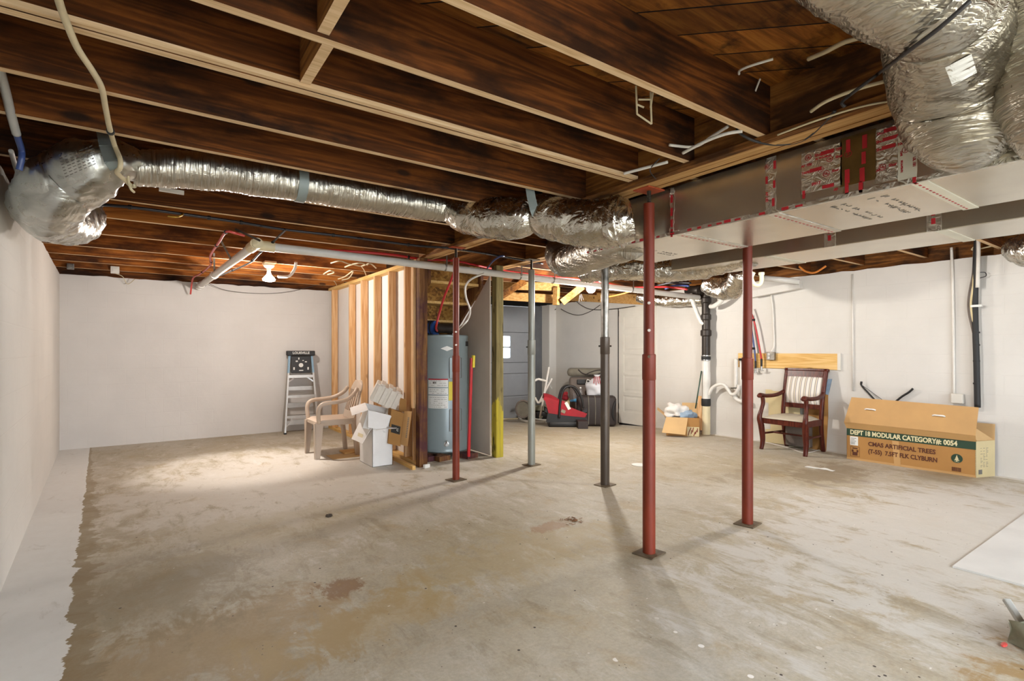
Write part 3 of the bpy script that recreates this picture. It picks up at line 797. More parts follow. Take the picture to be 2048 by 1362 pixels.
t = thing('flexible_duct', 'foil duct cut by the right picture edge, below the second trunk', 'duct', tuple(onD(2050, 500, 4.4)), 0, 'foil covered flexible ducts')
flex([onD(2020, 492, 4.75), onD(2045, 498, 4.65), onD(2085, 496, 4.5), onD(2130, 470, 4.4)], [.09, .14, .16, .16], 29, wr=.018, rib=.001, fr=8).build('duct_sleeve', M['foil'], t, W=True, smooth=True)

# big insulated supply duct at upper right
t = thing('insulated_duct', 'big foil insulated duct dropping onto the trunk at upper right', 'duct', tuple(onD(1900, 180, 1.85)), 0, 'foil covered flexible ducts')
flex([onX(1935, 268, 2.66), onD(1925, 225, 1.92), onD(1903, 150, 1.84), onD(1893, 80, 1.68), onD(1886, 25, 1.54)], [.15, .185, .19, .166, .145], 33, wr=.008, rib=.0022, fr=7, seg=60).build('lower_sleeve', M['foilz'], t, W=True, smooth=True)
flex([onD(1892, 18, 1.50), onD(1868, -18, 1.44), onD(1805, -62, 1.38), onD(1715, -122, 1.3), onD(1600, -200, 1.22)], [.145, .162, .166, .162, .158], 35, wr=.008, rib=.0022, fr=7, seg=60).build('upper_sleeve', M['foilz'], t, W=True, smooth=True)
BIGD = t
b = MB(); LB = [onD(1890, 135, 1.5), onD(1943, 108, 1.5), onD(1954, 145, 1.5), onD(1905, 172, 1.5)]
b.bm.free(); b = MB()
b.grid(lambda u, v: LB[0].lerp(LB[1], u).lerp(LB[3].lerp(LB[2], u), v), 10, 8)
sl = [o for o in t.children][0]; stick(b, t, sl, .003); b.build('paper_label', M['label'], t, W=True, label='white paper label')
t = thing('insulated_duct', 'second big foil duct at far upper right picture edge', 'duct', tuple(onD(2100, 100, 1.7)), 0, 'foil covered flexible ducts')
flex([onX(2150, 262, 2.66), onD(2140, 225, 1.72), onD(2122, 170, 1.66), onD(2112, 90, 1.62), onD(2108, 30, 1.6), onD(2105, -80, 1.55)], [.13, .16, .165, .155, .16, .16], 41, wr=.012, rib=.0015, fr=7, seg=48).build('duct_sleeve', M['foilz'], t, W=True, smooth=True)

# rectangular duct-board trunk
TX0, TX1, TZ0, TZ1, TY1 = 2.64, 3.36, 1.955, 2.25, 2.78
t = thing('duct_trunk', 'large rectangular foil faced duct running beside the beam, red printed tape', 'duct', (3.0, 1.4, TZ0))
MB().box(((TX0+TX1)/2, (TY1-1.3)/2, (TZ0+TZ1)/2), (TX1-TX0, TY1+1.3, TZ1-TZ0), bev=.006).build('duct_body', M['board'], t, W=True)
def side_tape(y0, y1, z0, z1, mat, nm='tape_band', wob=.006):
    b = MB(); n = 14
    A = [Vector((TX0-.002, y0+wob*noise.noise(Vector((i*.6, y0*9, 1))), z0+(z1-z0)*i/n)) for i in range(n+1)]
    B = [Vector((TX0-.002, y1+wob*noise.noise(Vector((i*.6, y1*9, 5))), z0+(z1-z0)*i/n)) for i in range(n+1)]
    for i in range(n):
        b.bm.faces.new([b.bm.verts.new(q) for q in (A[i], B[i], B[i+1], A[i+1])])
    bmesh.ops.remove_doubles(b.bm, verts=b.bm.verts[:], dist=1e-5)
    r = bmesh.ops.extrude_face_region(b.bm, geom=b.bm.faces[:])
    for v in r['geom']:
        if isinstance(v, bmesh.types.BMVert): v.co.x += .004
    return b.build(nm, mat, t, W=True)
def yX(px): return onX(px, 400, TX0).y
def red_marks(par, items, x=TX0-.0035):
    """items: (px, z, kind, size, rot) printed on the left face of the trunk"""
    b = MB()
    for px, z, kind, sz, vert in items:
        y = yX(px); r_, u_ = ((0, -1, 0), (0, 0, 1)) if not vert else ((0, 0, -1), (0, -1, 0))
        Mx = frame((x, y, z), r_, u_)
        if kind == 'bar':
            b.box((sz*1.6, 0, 0), (sz*3.2, sz, .001), M=Mx)
        elif kind == 'ul':
            b.tube([Mx @ Vector((sz*.8*math.cos(a*PI/10), sz*.8*math.sin(a*PI/10), 0)) for a in range(21)], sz*.07, 6)
            b.text('UL', Mx @ Matrix.Translation((-sz*.42, 0, 0)), sz*.75, .0005)
        else:
            b.text(kind, Mx, sz, .0006)
    return b.build('print', M['redink'], par, W=True)
tp = side_tape(yX(1348), yX(1340), TZ0+.02, TZ1-.01, M['tape'], wob=.012)
red_marks(tp, [(1344, z, 'bar', .015, True) for z in (2.2, 2.12, 2.05, 1.99)])
tp = side_tape(yX(1552), yX(1532), TZ0, TZ1-.005, M['tape'])
red_marks(tp, [(1534, 2.20, 'ul', .014, True), (1534, 2.15, 'bar', .012, True), (1534, 2.07, 'AF 100', .018, True), (1550, 2.22, 'bar', .013, True), (1549, 2.12, 'bar', .012, True), (1547, 2.03, 'bar', .013, True)])
tp = side_tape(yX(1684), yX(1603), TZ0+.06, TZ1-.035, M['tape'], wob=.004)
def prow(px, z, s=.019):
    return [(px, z, 'ul', s*.9, False), (px+13, z, 'Shur', s, False), (px+25, z+.001, 'bar', s*.95, False), (px+44, z, 'AF 100', s*.9, False), (px+14, z-.018, 'UL 181A-P/B-FX', s*.55, False)]
red_marks(tp, prow(1617, 2.185)+[(1603, 2.15, 'AF 100', .017, False), (1604, 2.115, 'TAPE', .016, False), (1620, 2.118, 'bar', .017, False), (1642, 2.112, 'ul', .015, False), (1660, 2.15, 'ul', .016, False), (1672, 2.15, 'Shur', .016, False), (1653, 2.085, 'ul', .017, False), (1664, 2.09, 'Shur', .017, False), (1624, 2.05, '0917', .02, False), (1608, 2.03, 'bar', .012, True), (1645, 2.025, 'bar', .016, False), (1668, 2.0, 'AF', .015, False)])
tp = side_tape(yX(1752), yX(1681), TZ0+.05, TZ1-.02, M['tantape'], wob=.006)
red_marks(tp, [(1697, 2.215, 'bar', .018, True), (1697, 2.15, 'ul', .018, True), (1695, 2.08, 'bar', .02, True), (1694, 2.015, 'bar', .015, True), (1730, 2.215, 'bar', .019, True), (1728, 2.14, 'bar', .017, True), (1725, 2.07, 'bar', .02, True), (1722, 2.01, 'bar', .016, True)])
tp = side_tape(yX(1796), yX(1752), TZ0+.03, TZ1-.03, M['tape'], wob=.004)
red_marks(tp, [(1754, 2.20, 'Shur', .017, False), (1768, 2.205, 'bar', .017, False), (1753, 2.165, 'Shur', .017, False), (1766, 2.168, 'bar', .016, False), (1788, 2.17, 'AF', .015, False), (1753, 2.13, 'Shur', .016, False), (1764, 2.133, 'bar', .016, False), (1784, 2.13, 'AF 100', .015, False), (1765, 2.05, 'ul', .016, False), (1778, 2.05, 'Shur', .016, False), (1753, 2.04, 'AF', .014, False)])
tp = side_tape(yX(1834), yX(1796), TZ0+.005, TZ1+.0, M['paletape'], wob=.002)
red_marks(tp, [(1812, 2.165, '0915', .022, True), (1812, 2.10, 'ul', .016, True), (1803, 2.10, 'TAPE', .010, True), (1804, 2.06, '181A-P/B-FX', .010, True), (1829, 2.06, 'UL 181', .014, True)])
tp2 = MB(); tp2.bb((TX0-.006, yX(1833), TZ0-.004), (TX0+.03, yX(1826), TZ0+.02)); tp2.build('print', M['redink'], tp, W=True)
# foil tape along the lower edge, with red print flecks
b = MB(); n = 60
for i in range(n):
    y0 = -.6+i*(TY1+.6)/n; w = .018+.010*noise.noise(Vector((i*.9, 4, 2)))
    b.bb((TX0-.004, y0, TZ0-.003), (TX0+.001, y0+(TY1+.6)/n+.001, TZ0+w)); b.bb((TX0-.003, y0, TZ0-.004), (TX0+w*.8, y0+(TY1+.6)/n+.001, TZ0+.001))
tp = b.build('edge_tape', M['tape'], t, W=True)
b = MB()
for i in range(26):
    y0 = 1.2+i*.062+.02*random.random()
    if random.random() < .8: b.bb((TX0-.0055, y0, TZ0+.001), (TX0-.003, y0+.02+.02*random.random(), TZ0+.010+.008*random.random()))
b.build('print', M['redink'], tp, W=True)
# tape seams + grey stamped marks on the underside
for y_ in (2.0, 1.42, .80):
    b = MB(); b.bb((TX0, y_-.03, TZ0-.0035), (TX1, y_+.03, TZ0-.001)); tp = b.build('seam_tape', M['tape'] if y_ != .8 else M['paletape'], t, W=True)
    b = MB()
    for k in range(16):
        xx = TX0+.05+k*.042; b.bb((xx, y_+.006, TZ0-.0045), (xx+.02, y_+.014, TZ0-.003))
    b.build('print', M['redink'], tp, W=True)
b = MB()
for y_ in (2.42, 1.12, .95):
    for row in range(2):
        xx = TX0+.12
        while xx < TX1-.15:
            w = .008+.02*random.random(); hh = .012+.02*random.random()
            if random.random() < .75: b.bb((xx, y_+row*.05, TZ0-.0016), (xx+.004, y_+row*.05+hh, TZ0-.0006))
            if random.random() < .6: b.bb((xx, y_+row*.05+hh*.5, TZ0-.0016), (xx+w, y_+row*.05+hh*.5+.004, TZ0-.0006))
            xx += w+.012
b.build('stamp_mark', M['greyink'], t, W=True)
# second trunk beyond
UX0, UX1, UZ0, UZ1, UY1 = 3.84, 4.37, 1.958, 2.22, 2.98
t = thing('duct_trunk', 'second smaller rectangular foil duct running behind the big one', 'duct', (4.1, 1.2, UZ0))
MB().box(((UX0+UX1)/2, (UY1-1.3)/2, (UZ0+UZ1)/2), (UX1-UX0, UY1+1.3, UZ1-UZ0), bev=.005).build('duct_body', M['board'], t, W=True)
for px in (1660, 1868):
    y_ = onX(px, 460, UX0).y
    b = MB(); b.bb((UX0-.004, y_-.035, UZ0), (UX0, y_+.035, UZ1)); tp = b.build('tape_band', M['tape'], t, W=True)
    b = MB()
    for z_ in (2.0, 2.05, 2.11, 2.16): b.bb((UX0-.006, y_-.008, z_), (UX0-.003, y_+.012, z_+.03+.01*random.random()))
    b.build('print', M['redink'], tp, W=True)
for y_ in (1.05, 2.1):
    MB().bb((UX0, y_-.03, UZ0-.003), (UX1, y_+.03, UZ0-.0005)).build('seam_tape', M['paletape'], t, W=True)

# ------------------------------------------------------------------ pipes and cables overhead
t = thing('drain_pipe', 'white plastic drain pipe running under the joists with a cleanout tee', 'pipe', tuple(onD(700, 510, 5.2)))
A = onZ(510, 490, 2.185); B = Vector((6.72, 4.72, 2.03)); E = onY(398, 573, 8.45)
MB().cyl(A, B, .038, seg=24).build('long_run', M['pvc'], t, W=True, smooth=True, angle=40)
MB().cyl(A, E, .038, seg=24).build('branch', M['pvc'], t, W=True, smooth=True, angle=40)
b = MB(); dB = (B-A).normalized(); dE = (E-A).normalized()
b.cyl(A-dB*.03, A+dB*.16, .047, seg=24); b.cyl(A-dE*.10, A+dE*.16, .047, seg=24); b.sphere(A, .05)
tee = b.build('tee_fitting', M['cream'], t, W=True, smooth=True, angle=40)
nv = (EP-A).normalized(); q0 = A-dE*.02+Vector((0, 0, .01))
b = MB(); b.cyl(q0+nv*.02, q0+nv*.075, .042, seg=24); b.box((0, 0, 0), (.03, .03, .03), M=frame(q0+nv*.085, nv.cross(Vector((0, 0, 1))), (0, 0, 1)))
b.build('cleanout_cap', M['cream'], tee, W=True, smooth=True, angle=40)
b = MB()
for s_ in (.62, .93): b.cyl(A+(E-A)*s_, A+(E-A)*s_+dE*.10, .046, seg=24)
b.cyl(E-dE*.02, E+Vector((0, .05, .0)), .046, seg=20)
b.build('coupling', M['pvc'], t, W=True, smooth=True, angle=40)
for px, nm in ((890, 0), (1040, 0), (1106, 0), (1262, 0)):
    k = (px-510)/(1400-510); k = k*.9
    c = A.lerp(B, min(1, k)); b = MB()
    # match picture position along the pipe
    best = min((abs((CX+FPX*((A.lerp(B, q/200)).x*SA-(A.lerp(B, q/200)).y*CA)/((A.lerp(B, q/200)).x*CA+(A.lerp(B, q/200)).y*SA))-px), q/200) for q in range(201))[1]
    c = A.lerp(B, best)
    b.cyl(c-dB*.008, c+dB*.008, .041, seg=20); b.beam(c+Vector((0, -.041, 0)), c+Vector((0, -.041, .24)), .002, .016, up=(1, 0, 0))
    b.build('pipe_hanger', M['galv'], t, W=True)
for px, py, qx, qy in ((560, 462, 490, 0), ):
    pass
for s_, ex, ey in ((.30, 440, 478), (.62, 428, 506), (-.06, 466, 456)):
    c = A+(E-A)*s_; top = onZ(ex, ey, 2.30)
    b = MB(); b.beam(c+nv*.035, top, .018, .002, up=ray(440, 500)); b.build('pipe_hanger', M['galv'], t, W=True)
def pipe(name, pts, r, mat, lab, cat, n=8, grp=None, seg=10, clips=None):
    P = crom(pts, n) if len(pts) > 2 else [Vector(p) for p in pts]
    b = MB(); b.tube(P, r, seg)
    if clips:
        t = thing(name, lab, cat, tuple(P[0]), 0, grp)
        b.build('tube', mat, t, W=True, smooth=True)
        for k in clips:
            i = min(len(P)-2, int(k*(len(P)-1))); d = (P[i+1]-P[i]).normalized(); c = MB(); c.cyl(P[i]-d*.01, P[i]+d*.01, r*1.5, seg=12); c.build('clip', M['blackplas'], t, W=True, smooth=True, angle=40)
        return t
    return b.build(name, mat, smooth=True, label=lab, cat=cat, group=grp)
z_ = 2.245
pipe('water_line', [onZ(165, 407, z_), onZ(260, 414, z_), onZ(365, 428, z_), onZ(470, 443, z_), onZ(570, 459, z_), onZ(700, 474, z_), onZ(830, 491, z_), onZ(905, 497, z_-.02), onZ(1010, 514, z_), onZ(1085, 527, z_)], .011, M['blackpipe'],
     'long black water line clipped along the underside of a joist', 'pipe', clips=(.12, .28, .36, .53, .66))
pipe('shutoff_valve', [onZ(335, 432, 2.20), onZ(352, 434, 2.20), onZ(362, 431, 2.22), onZ(366, 428, 2.24)], .007, M['brass'], 'small brass valve on the black water line', 'valve')
pipe('water_line', [onZ(572, 459, 2.24), onZ(558, 472, 2.23), onZ(546, 484, 2.22), onZ(520, 506, 2.14), onZ(498, 526, 2.13), onZ(455, 545, 2.14), onZ(420, 560, 2.15), onY(410, 572, 8.4)], .009, M['blackpipe'], 'dark branch water line following the drain branch to the back wall', 'pipe', clips=(.3, .55, .68))
pipe('red_water_line', [onZ(488, 471, 2.24), onZ(470, 466, 2.235), onZ(452, 464, 2.235), onZ(438, 484, 2.23), onZ(421, 511, 2.22), onZ(421, 530, 2.22), onZ(400, 548, 2.215), onZ(386, 557, 2.21), onY(381, 588, 8.45)], .011, M['pinkpex'], 'red water line curving down to the back wall at left', 'pipe', clips=(.25, .42, .58, .72))
pipe('red_water_line', [onZ(560, 497, 2.235), onZ(640, 500, 2.235), onZ(705, 503, 2.235), onZ(780, 509, 2.235), onZ(850, 519, 2.235), onZ(910, 522, 2.235), onZ(1000, 540, 2.225), onZ(1100, 553, 2.20), onZ(1190, 563, 2.18), onZ(1300, 583, 2.15)], .013, M['redpex'], 'long red water line running beside the white drain pipe', 'pipe', clips=(.4, .66))
pipe('blue_water_line', [onZ(975, 536, 2.2), onZ(986, 522, 2.22), onZ(1000, 513, 2.23), onZ(1008, 512, 2.24)], .010, M['bluepex'], 'short bright blue water line end beside the black line', 'pipe')
for p_, m_, lb in (([onD(1255, 576, 7.6), onD(1330, 574, 7.4), onD(1375, 579, 7.2)], M['redpex'], 'red tube bunched above the soil stack'), ([onD(1330, 578, 7.5), onD(1350, 571, 7.4), onD(1378, 572, 7.2)], M['bluepex'], 'blue tube bunched above the soil stack'), ([onD(1300, 575, 7.6), onD(1340, 566, 7.4), onD(1382, 566, 7.2)], M['blackpipe'], 'black tube bunched above the soil stack')):
    pipe('water_tube', p_, .014, m_, lb, 'pipe')
# cables near the camera
pipe('white_cable', [onZ(112, -20, 2.25), onZ(122, 15, 2.25), onZ(137, 55, 2.24), onZ(156, 98, 2.235), onZ(185, 142, 2.235), onZ(203, 175, 2.24), onZ(211, 215, 2.235), onZ(219, 255, 2.22), onD(229, 290, 2.46), onD(240, 318, 2.42), onD(240, 336, 2.42), onD(234, 345, 2.45), onD(250, 360, 2.55), onD(262, 371, 2.6), onD(270, 372, 2.6)], .0105, M['cable'],
     'off white flat cable crossing beneath the joists at upper left', 'cable', n=10, clips=(.52,))
pipe('white_cable', [onD(256, 352, 2.55), onD(258, 366, 2.55), onD(262, 378, 2.55), onD(268, 384, 2.58)], .006, M['cable'], 'short loose cable tail below the duct elbow', 'cable')
pipe('wall_pipe', [onX(-4, 128, -.47), onX(10, 178, -.47), onX(22, 228, -.47), onX(33, 268, -.47)], .0165, M['conduit'], 'pale grey pipe at upper left picture edge', 'pipe')
pipe('blue_pipe', [onX(30, 258, -.47), onX(37, 280, -.47), onX(43, 300, -.47), onX(43, 318, -.47), onX(38, 340, -.48)], .013, M['bluepex'], 'short blue pipe below the pale pipe beside left wall', 'pipe')
pipe('wall_cable', [onX(22, 302, -.55), onX(30, 330, -.56), onX(38, 356, -.57), onX(33, 378, -.58), onX(36, 400, -.585)], .011, M['whitecable'], 'white painted cable at top edge of left wall', 'cable')
# loose cables by the beam on the right
loose = [([(1338, 290, 2.3), (1390, 293, 2.30), (1425, 272, 2.3), (1456, 253, 2.3)], .007, 'whitecable', 'loose white cable end lying along the beam above the trunk'),
         ([(1366, 306, 2.262), (1410, 283, 2.262), (1450, 268, 2.262), (1485, 262, 2.262)], .008, 'whitecable', 'white cable stub poking from beam under the subfloor joist'),
         ([(1248, 347, 2.25), (1290, 336, 2.25), (1335, 324, 2.25)], .008, 'whitecable', 'white cable stub beside the plate of foreground red post'),
         ([(1311, 326, 2.24), (1318, 318, 2.26), (1300, 400 - 60, 2.24), (1312, 358, 2.232)], .003, 'darkwire', 'thin bent wire hanging above foreground red post'),
         ([(1483, 228, 2.42), (1475, 260, 2.3), (1510, 282, 2.24), (1560, 289, 2.24), (1610, 278, 2.24), (1655, 238, 2.24), (1670, 222, 2.24)], .0065, 'darkwire', 'black cable drooping in a loop below the beam'),
         ([(1622, 223, 2.27), (1650, 204, 2.27), (1690, 187, 2.27), (1735, 172, 2.27), (1790, 158, 2.27)], .007, 'cable', 'tan cable curving along the beam toward the big duct'),
         ([(1555, 270, 2.23), (1630, 242, 2.23), (1720, 214, 2.23), (1795, 200, 2.23)], .004, 'cable', 'thin pale wire stretched under the beam near the big duct'),
         ([(1478, 148, 2.45), (1480, 141, 2.43), (1500, 132, 2.42), (1546, 118, 2.42)], .005, 'whitecable', 'short white wire bent below the subfloor planks'),
         ([(1497, 226, 2.40), (1508, 190, 2.44), (1520, 158, 2.46)], .004, 'whitecable', 'thin straight wire hanging under subfloor near the dark joist'),
         ([(1617, 118, 2.46), (1650, 104, 2.44), (1690, 84, 2.42), (1735, 72, 2.40)], .009, 'cable', 'tan cable going under the big duct from a plank hole'),
         ([(1940, 2, 1.45 + .9), (1880, 55, 2.2), (1820, 100, 2.16), (1760, 145, 2.2), (1700, 190, 2.235), (1684, 205, 2.25), (1690, 214, 2.25)], .006, 'darkwire', 'grey black cable strung across the big foil duct')]
for i, (pp, r, m_, lb) in enumerate(loose):
    if i == 10:
        P = []
        sls = []
        for s_ in [o for o in BIGD.children if 'sleeve' in o.name]:
            m_w = rootmat(BIGD); sls.append(BVHTree.FromPolygons([m_w @ v.co for v in s_.data.vertices], [tuple(q.vertices) for q in s_.data.polygons]))
        px_ = crom([(p[0], p[1], 0) for p in pp], 6)
        for k_, q in enumerate(px_):
            d_ = 1.6+.42*min(1, k_/24); hit = [h for h in (bv.ray_cast(EP, ray(q.x, q.y).normalized()) for bv in sls) if h[0] is not None]
            if hit: d_ = min((h[0]-EP).dot(Vector((CA, SA, 0))) for h in hit)-.022
            P.append(onD(q.x, q.y, d_))
    else: P = [onZ(*p) for p in pp]
    pipe('loose_cable', P, r, M[m_], lb, 'cable')
# little bent wire cage by the joist
b = MB()
for s0, s1 in (((1272, 172), (1274, 228)), ((1301, 184), (1303, 248)), ((1274, 228), (1303, 248)), ((1277, 199), (1302, 199)), ((1301, 215), (1306, 184)), ((1274, 209), (1288, 215))):
    b.cyl(onD(s0[0], s0[1], 2.2), onD(s1[0], s1[1], 2.2), .004, seg=8)
b.build('bent_wire', M['cable'], label='bent tan wire bracket hanging under joist near picture centre top', cat='wire')
# wire bunches near the partition top
for k, (pp, lb) in enumerate((([(662, 526), (680, 522), (700, 528), (720, 526), (735, 530)], 'yellowish cable bunch tucked under joist near partition top'),
                ([(690, 534), (705, 529), (722, 532), (740, 527), (752, 536)], 'second cable bunch near partition top'),
                ([(647, 548), (660, 541), (668, 545), (655, 549)], 'small white cable loop under joist left of the partition'),
                ([(676, 558), (690, 553), (706, 542), (698, 556), (684, 560)], 'white cable loop hanging right above partition top'),
                ([(733, 553), (728, 540), (722, 532)], 'single cable drop above the partition studs'),
                ([(672, 584), (673, 570), (668, 562)], 'dark wire drop over the first stud'))):
    pipe('cable_bunch', [onZ(a, c, 2.235) for a, c in pp], .008 if k < 4 else .005, M['cable'], lb, 'cable', n=6, grp='loose cables above the partition')
pipe('thin_wire', [onY(345+60, 560, 8.4), onY(450, 580, 8.45), onY(520, 587, 8.47), onY(580, 583, 8.45), onY(640, 568, 8.4)], .003, M['darkwire'], 'thin wire drooping along the top of back wall', 'cable')
pipe('thin_wire', [onY(225, 545, 8.45), onY(245, 553, 8.46), onY(255, 568, 8.5), onY(270, 558, 8.45)], .004, M['cable'], 'small wire loop at top of back wall near left corner', 'cable')
# junction boxes by the far left joists
b = MB(); c0 = onY(230, 540, 8.33); b.box(c0, (.09, .04, .09), bev=.004); b.box(c0+Vector((0, -.02, 0)), (.05, .02, .045)); b.build('junction_box', M['whitecable'], label='small white junction box on last joist at back wall', cat='electrical box')
b = MB(); c0 = onY(141, 533, 8.33); b.box(c0, (.07, .04, .07), bev=.004); b.cyl(c0+Vector((0, -.02, 0)), c0+Vector((0, -.05, .0)), .02); b.build('junction_box', M['galv'], label='round metal connector on the last joist at far left', cat='electrical box')
# white tag on the joist behind the long duct
b = MB(); b.beam(onY(318, 378, 3.71), onY(368, 386, 3.71), .02, .028, up=(0, -1, 0)); b.build('cable_clip', M['whitecable'], label='white rectangular tag under the long straight foil duct', cat='tag')

# ------------------------------------------------------------------ lamps
def lampholder(px, py, z, D, lab, kind):
    c = onD(px, py, D)
    t = thing('light_bulb', lab, 'light bulb', tuple(c), 0, 'bare bulbs under the joists')
    return c, t
L1 = Vector((1.17, 6.53, 2.09))
t = thing('ceiling_bulb', 'lit reflector bulb in white porcelain lampholder near the back wall', 'light bulb', (L1.x, L1.y, 2.04))
MB().lathe([(.005, .20), (.058, .20), (.062, .185), (.05, .165), (.026, .15), (.022, .12), (.02, .105)]).build('lampholder', M['porc'], t, smooth=True, angle=40)
MB().lathe([(.018, .11), (.022, .09), (.035, .068), (.058, .045), (.07, .028), (.066, .012), (.04, .002), (.001, 0)]).build('bulb', M['bulb'], t, smooth=True)
MB().bb((L1.x-.06, L1.y-.12, 2.24), (L1.x+.06, L1.y+.06, 2.262)).build('mounting_board', M['joistedge'], t, W=True)
L2 = Vector((4.75, 4.95, 2.05))
t = thing('hanging_bulb', 'lit round bulb hanging on a wire behind the dark post', 'light bulb', (L2.x, L2.y, L2.z-.05))
MB().sphere((0, 0, .05), .06, seg=20).build('bulb', M['bulb'], t, smooth=True)
MB().cyl((0, 0, .09), (0, 0, .13), .018, seg=14).build('socket', M['porc'], t, smooth=True, angle=40)
MB().cyl((0, 0, .13), (0, 0, .215), .003, seg=8).build('cord', M['whitecable'], t)
L3 = Vector((4.72, 2.10, 2.16))
t = thing('hanging_bulb', 'lit round bulb up between joists hidden behind second duct', 'light bulb', (L3.x, L3.y, L3.z-.05))
MB().sphere((0, 0, .05), .045, seg=20).build('bulb', M['bulb'], t, smooth=True)
MB().cyl((0, 0, .09), (0, 0, .14), .018, seg=14).build('socket', M['porc'], t, smooth=True, angle=40)
MB().cyl((0, 0, .14), (0, 0, .38), .003, seg=8).build('cord', M['whitecable'], t)
pipe('white_conduit', [onY(592, 524, 6.2), onY(590, 536, 6.25), onY(583, 548, 6.3), onY(575, 553, 6.3), onY(557, 553, 6.4)], .016, M['whitecable'], 'white curved conduit right of the lit reflector bulb', 'pipe')

# ------------------------------------------------------------------ partition of studs
PX = 2.40
t = thing('stud_partition', 'bare pine stud wall with white board behind, left of water heater', 'partition', (PX+.05, 6.9, 0))
ztp = 2.235
for i, (pa, pb) in enumerate(((664, 684), (696, 712), (720, 735), (746, 763), (775, 793), (807, 819))):
    # right picture edge of the stud is its near corner on the room side
    xe = PX
    yn = onX(pa+3, 700, PX).y
    if i == 0: yn = 8.3
    MB().bb((PX, yn, .04), (PX+.088, yn+.038, ztp-.04), bev=.002).build('stud', M['stud'], t, W=True)
MB().bb((PX, 5.26, .04), (PX+.098, 5.30, ztp-.04), bev=.002).build('stud', M['stud'], t, W=True)
MB().bb((PX-.04, 5.19, .62), (PX-.002, 5.25, ztp-.02), bev=.002).build('stud', M['stud'], t, W=True)
MB().bb((PX, 5.2, 0), (PX+.098, 8.5, .04)).build('bottom_plate', M['study'], t, W=True)
b = MB(); b.bb((PX, 5.2, ztp-.04), (PX+.098, 8.5, ztp)); b.build('top_plate', M['study'], t, W=True)
MB().bb((PX+.10, 5.2, .01), (PX+.112, 8.52, ztp)).build('backing_board', M['drywallw'], t, W=True)
b = MB(); pa = onX(828, 700, PX-.0); ypn = 5.10
b.bb((2.385, 5.085, 0), (2.478, 5.18, 2.234), bev=.004); b.build('timber_post', M['oldpost'], label='dark reddish stained timber post at near end of stud partition', cat='post')
b = MB(); b.beam(onZ(752, 898, .02), onZ(828, 936, .02), .035, .04); b.build('wood_strip', M['study'], label='pine strip lying on floor along the foot of stud partition', cat='wood strip')
b = MB(); b.box((2.44, 5.03, .02), (.07, .03, .035), rot=(0, 0, .3)); b.build('wall_tag', M['label'], label='small white tag on the floor at foot of timber post', cat='tag')

# ------------------------------------------------------------------ stair underside and its enclosure
t = thing('basement_stair', 'underside of wooden stairs with strand board risers above the water heater', 'stairs', (2.95, 6.3, 0))
for k in range(7):
    y_ = 5.32+.26*k; z1 = 2.24-.205*k
    MB().bb((2.57, y_, z1-.205), (3.28, y_+.02, z1)).build('riser', M['osb'], t, W=True)
    MB().bb((2.57, y_-.02, z1-.235), (3.28, y_+.26, z1-.205)).build('tread', M['study'], t, W=True)
for xx in (2.565, 3.25):
    b = MB(); b.poly([(xx, 5.25, 2.24), (xx, 5.25, 2.0), (xx, 7.3, .40), (xx, 7.3, .62)], .035, (1, 0, 0)); b.build('stringer', M['oldpost'], t, W=True)
b = MB(); xw = 3.32
b.poly([(xw, 5.16, 0.01), (xw, 7.6, .01), (xw, 7.3, .30), (xw, 5.16, 2.13)], .012, (1, 0, 0))
b.build('drywall_panel', M['drywall'], label='unfinished tan drywall panel closing the side beneath the stairs', cat='wall panel')
b = MB()
b.bb((3.325, 5.03, 0), (3.425, 5.13, 2.234), bev=.004); b.build('timber_post', M['yellowpost'], label='timber post with yellow paint at its foot, right of water heater', cat='post')
# tool leaning by the heater
t = thing('long_bar', 'bright red bar with a yellow clip leaning beside the water heater', 'tool', tuple(onZ(936, 908)))
ba = onD(937, 904, 5.95); bt = onD(943, 716, 5.92)
ba.z = .03
MB().beam(ba, bt, .03, .03, up=(0, 1, 0), bev=.004).build('bar', M['redbar'], t, W=True)
MB().beam(bt+Vector((.015, -.01, -.11)), bt+Vector((.02, -.01, .03)), .03, .036, up=(0, 1, 0), bev=.006).build('clip', M['yellow'], t, W=True)

# ------------------------------------------------------------------ water heater
hc = Vector((2.965, 5.62, 0)); hr = .285
t = thing('water_heater', 'grey blue electric water heater standing on wood blocks', 'water heater', (hc.x, hc.y, 0))
zb0, zt0 = .055, 1.43
MB().lathe([(.0, zb0), (hr-.012, zb0), (hr, zb0+.012), (hr, zb0+.05), (hr-.004, zb0+.055), (hr-.004, zt0-.04), (hr, zt0-.035), (hr, zt0-.012), (hr-.015, zt0), (.0, zt0+.012)], seg=64).build('tank', M['heater'], t, smooth=True, angle=40)
facing = math.atan2(-hc.y, -hc.x)
def cylpatch(px0, px1, za, zb_, mat, name, off=.0015, parent=None, bar=False, n=8):
    # patch on the tank between picture columns
    def th(px):
        # solve tank angle for picture column
        best = None
        for k in range(-900, 901):
            a = facing+k*.0016; x = hc.x+hr*math.cos(a); y = hc.y+hr*math.sin(a)
            pp = CX+FPX*(x*SA-y*CA)/(x*CA+y*SA)
            if best is None or abs(pp-px) < best[0]: best = (abs(pp-px), a)
        return best[1]
    a0, a1 = th(px0), th(px1); rr = hr+off; b = MB()
    b.grid(lambda u, v: Vector((rr*math.cos(a0+(a1-a0)*u), rr*math.sin(a0+(a1-a0)*u), za+(zb_-za)*v)), n, 1)
    r = bmesh.ops.extrude_face_region(b.bm, geom=b.bm.faces[:])
    for v in r['geom']:
        if isinstance(v, bmesh.types.BMVert): f = (rr-.0012)/rr; v.co.x *= f; v.co.y *= f
    return b.build(name, mat, parent or t), a0, a1
zp = lambda py: EYE+(HY-py)*5.97/FPX
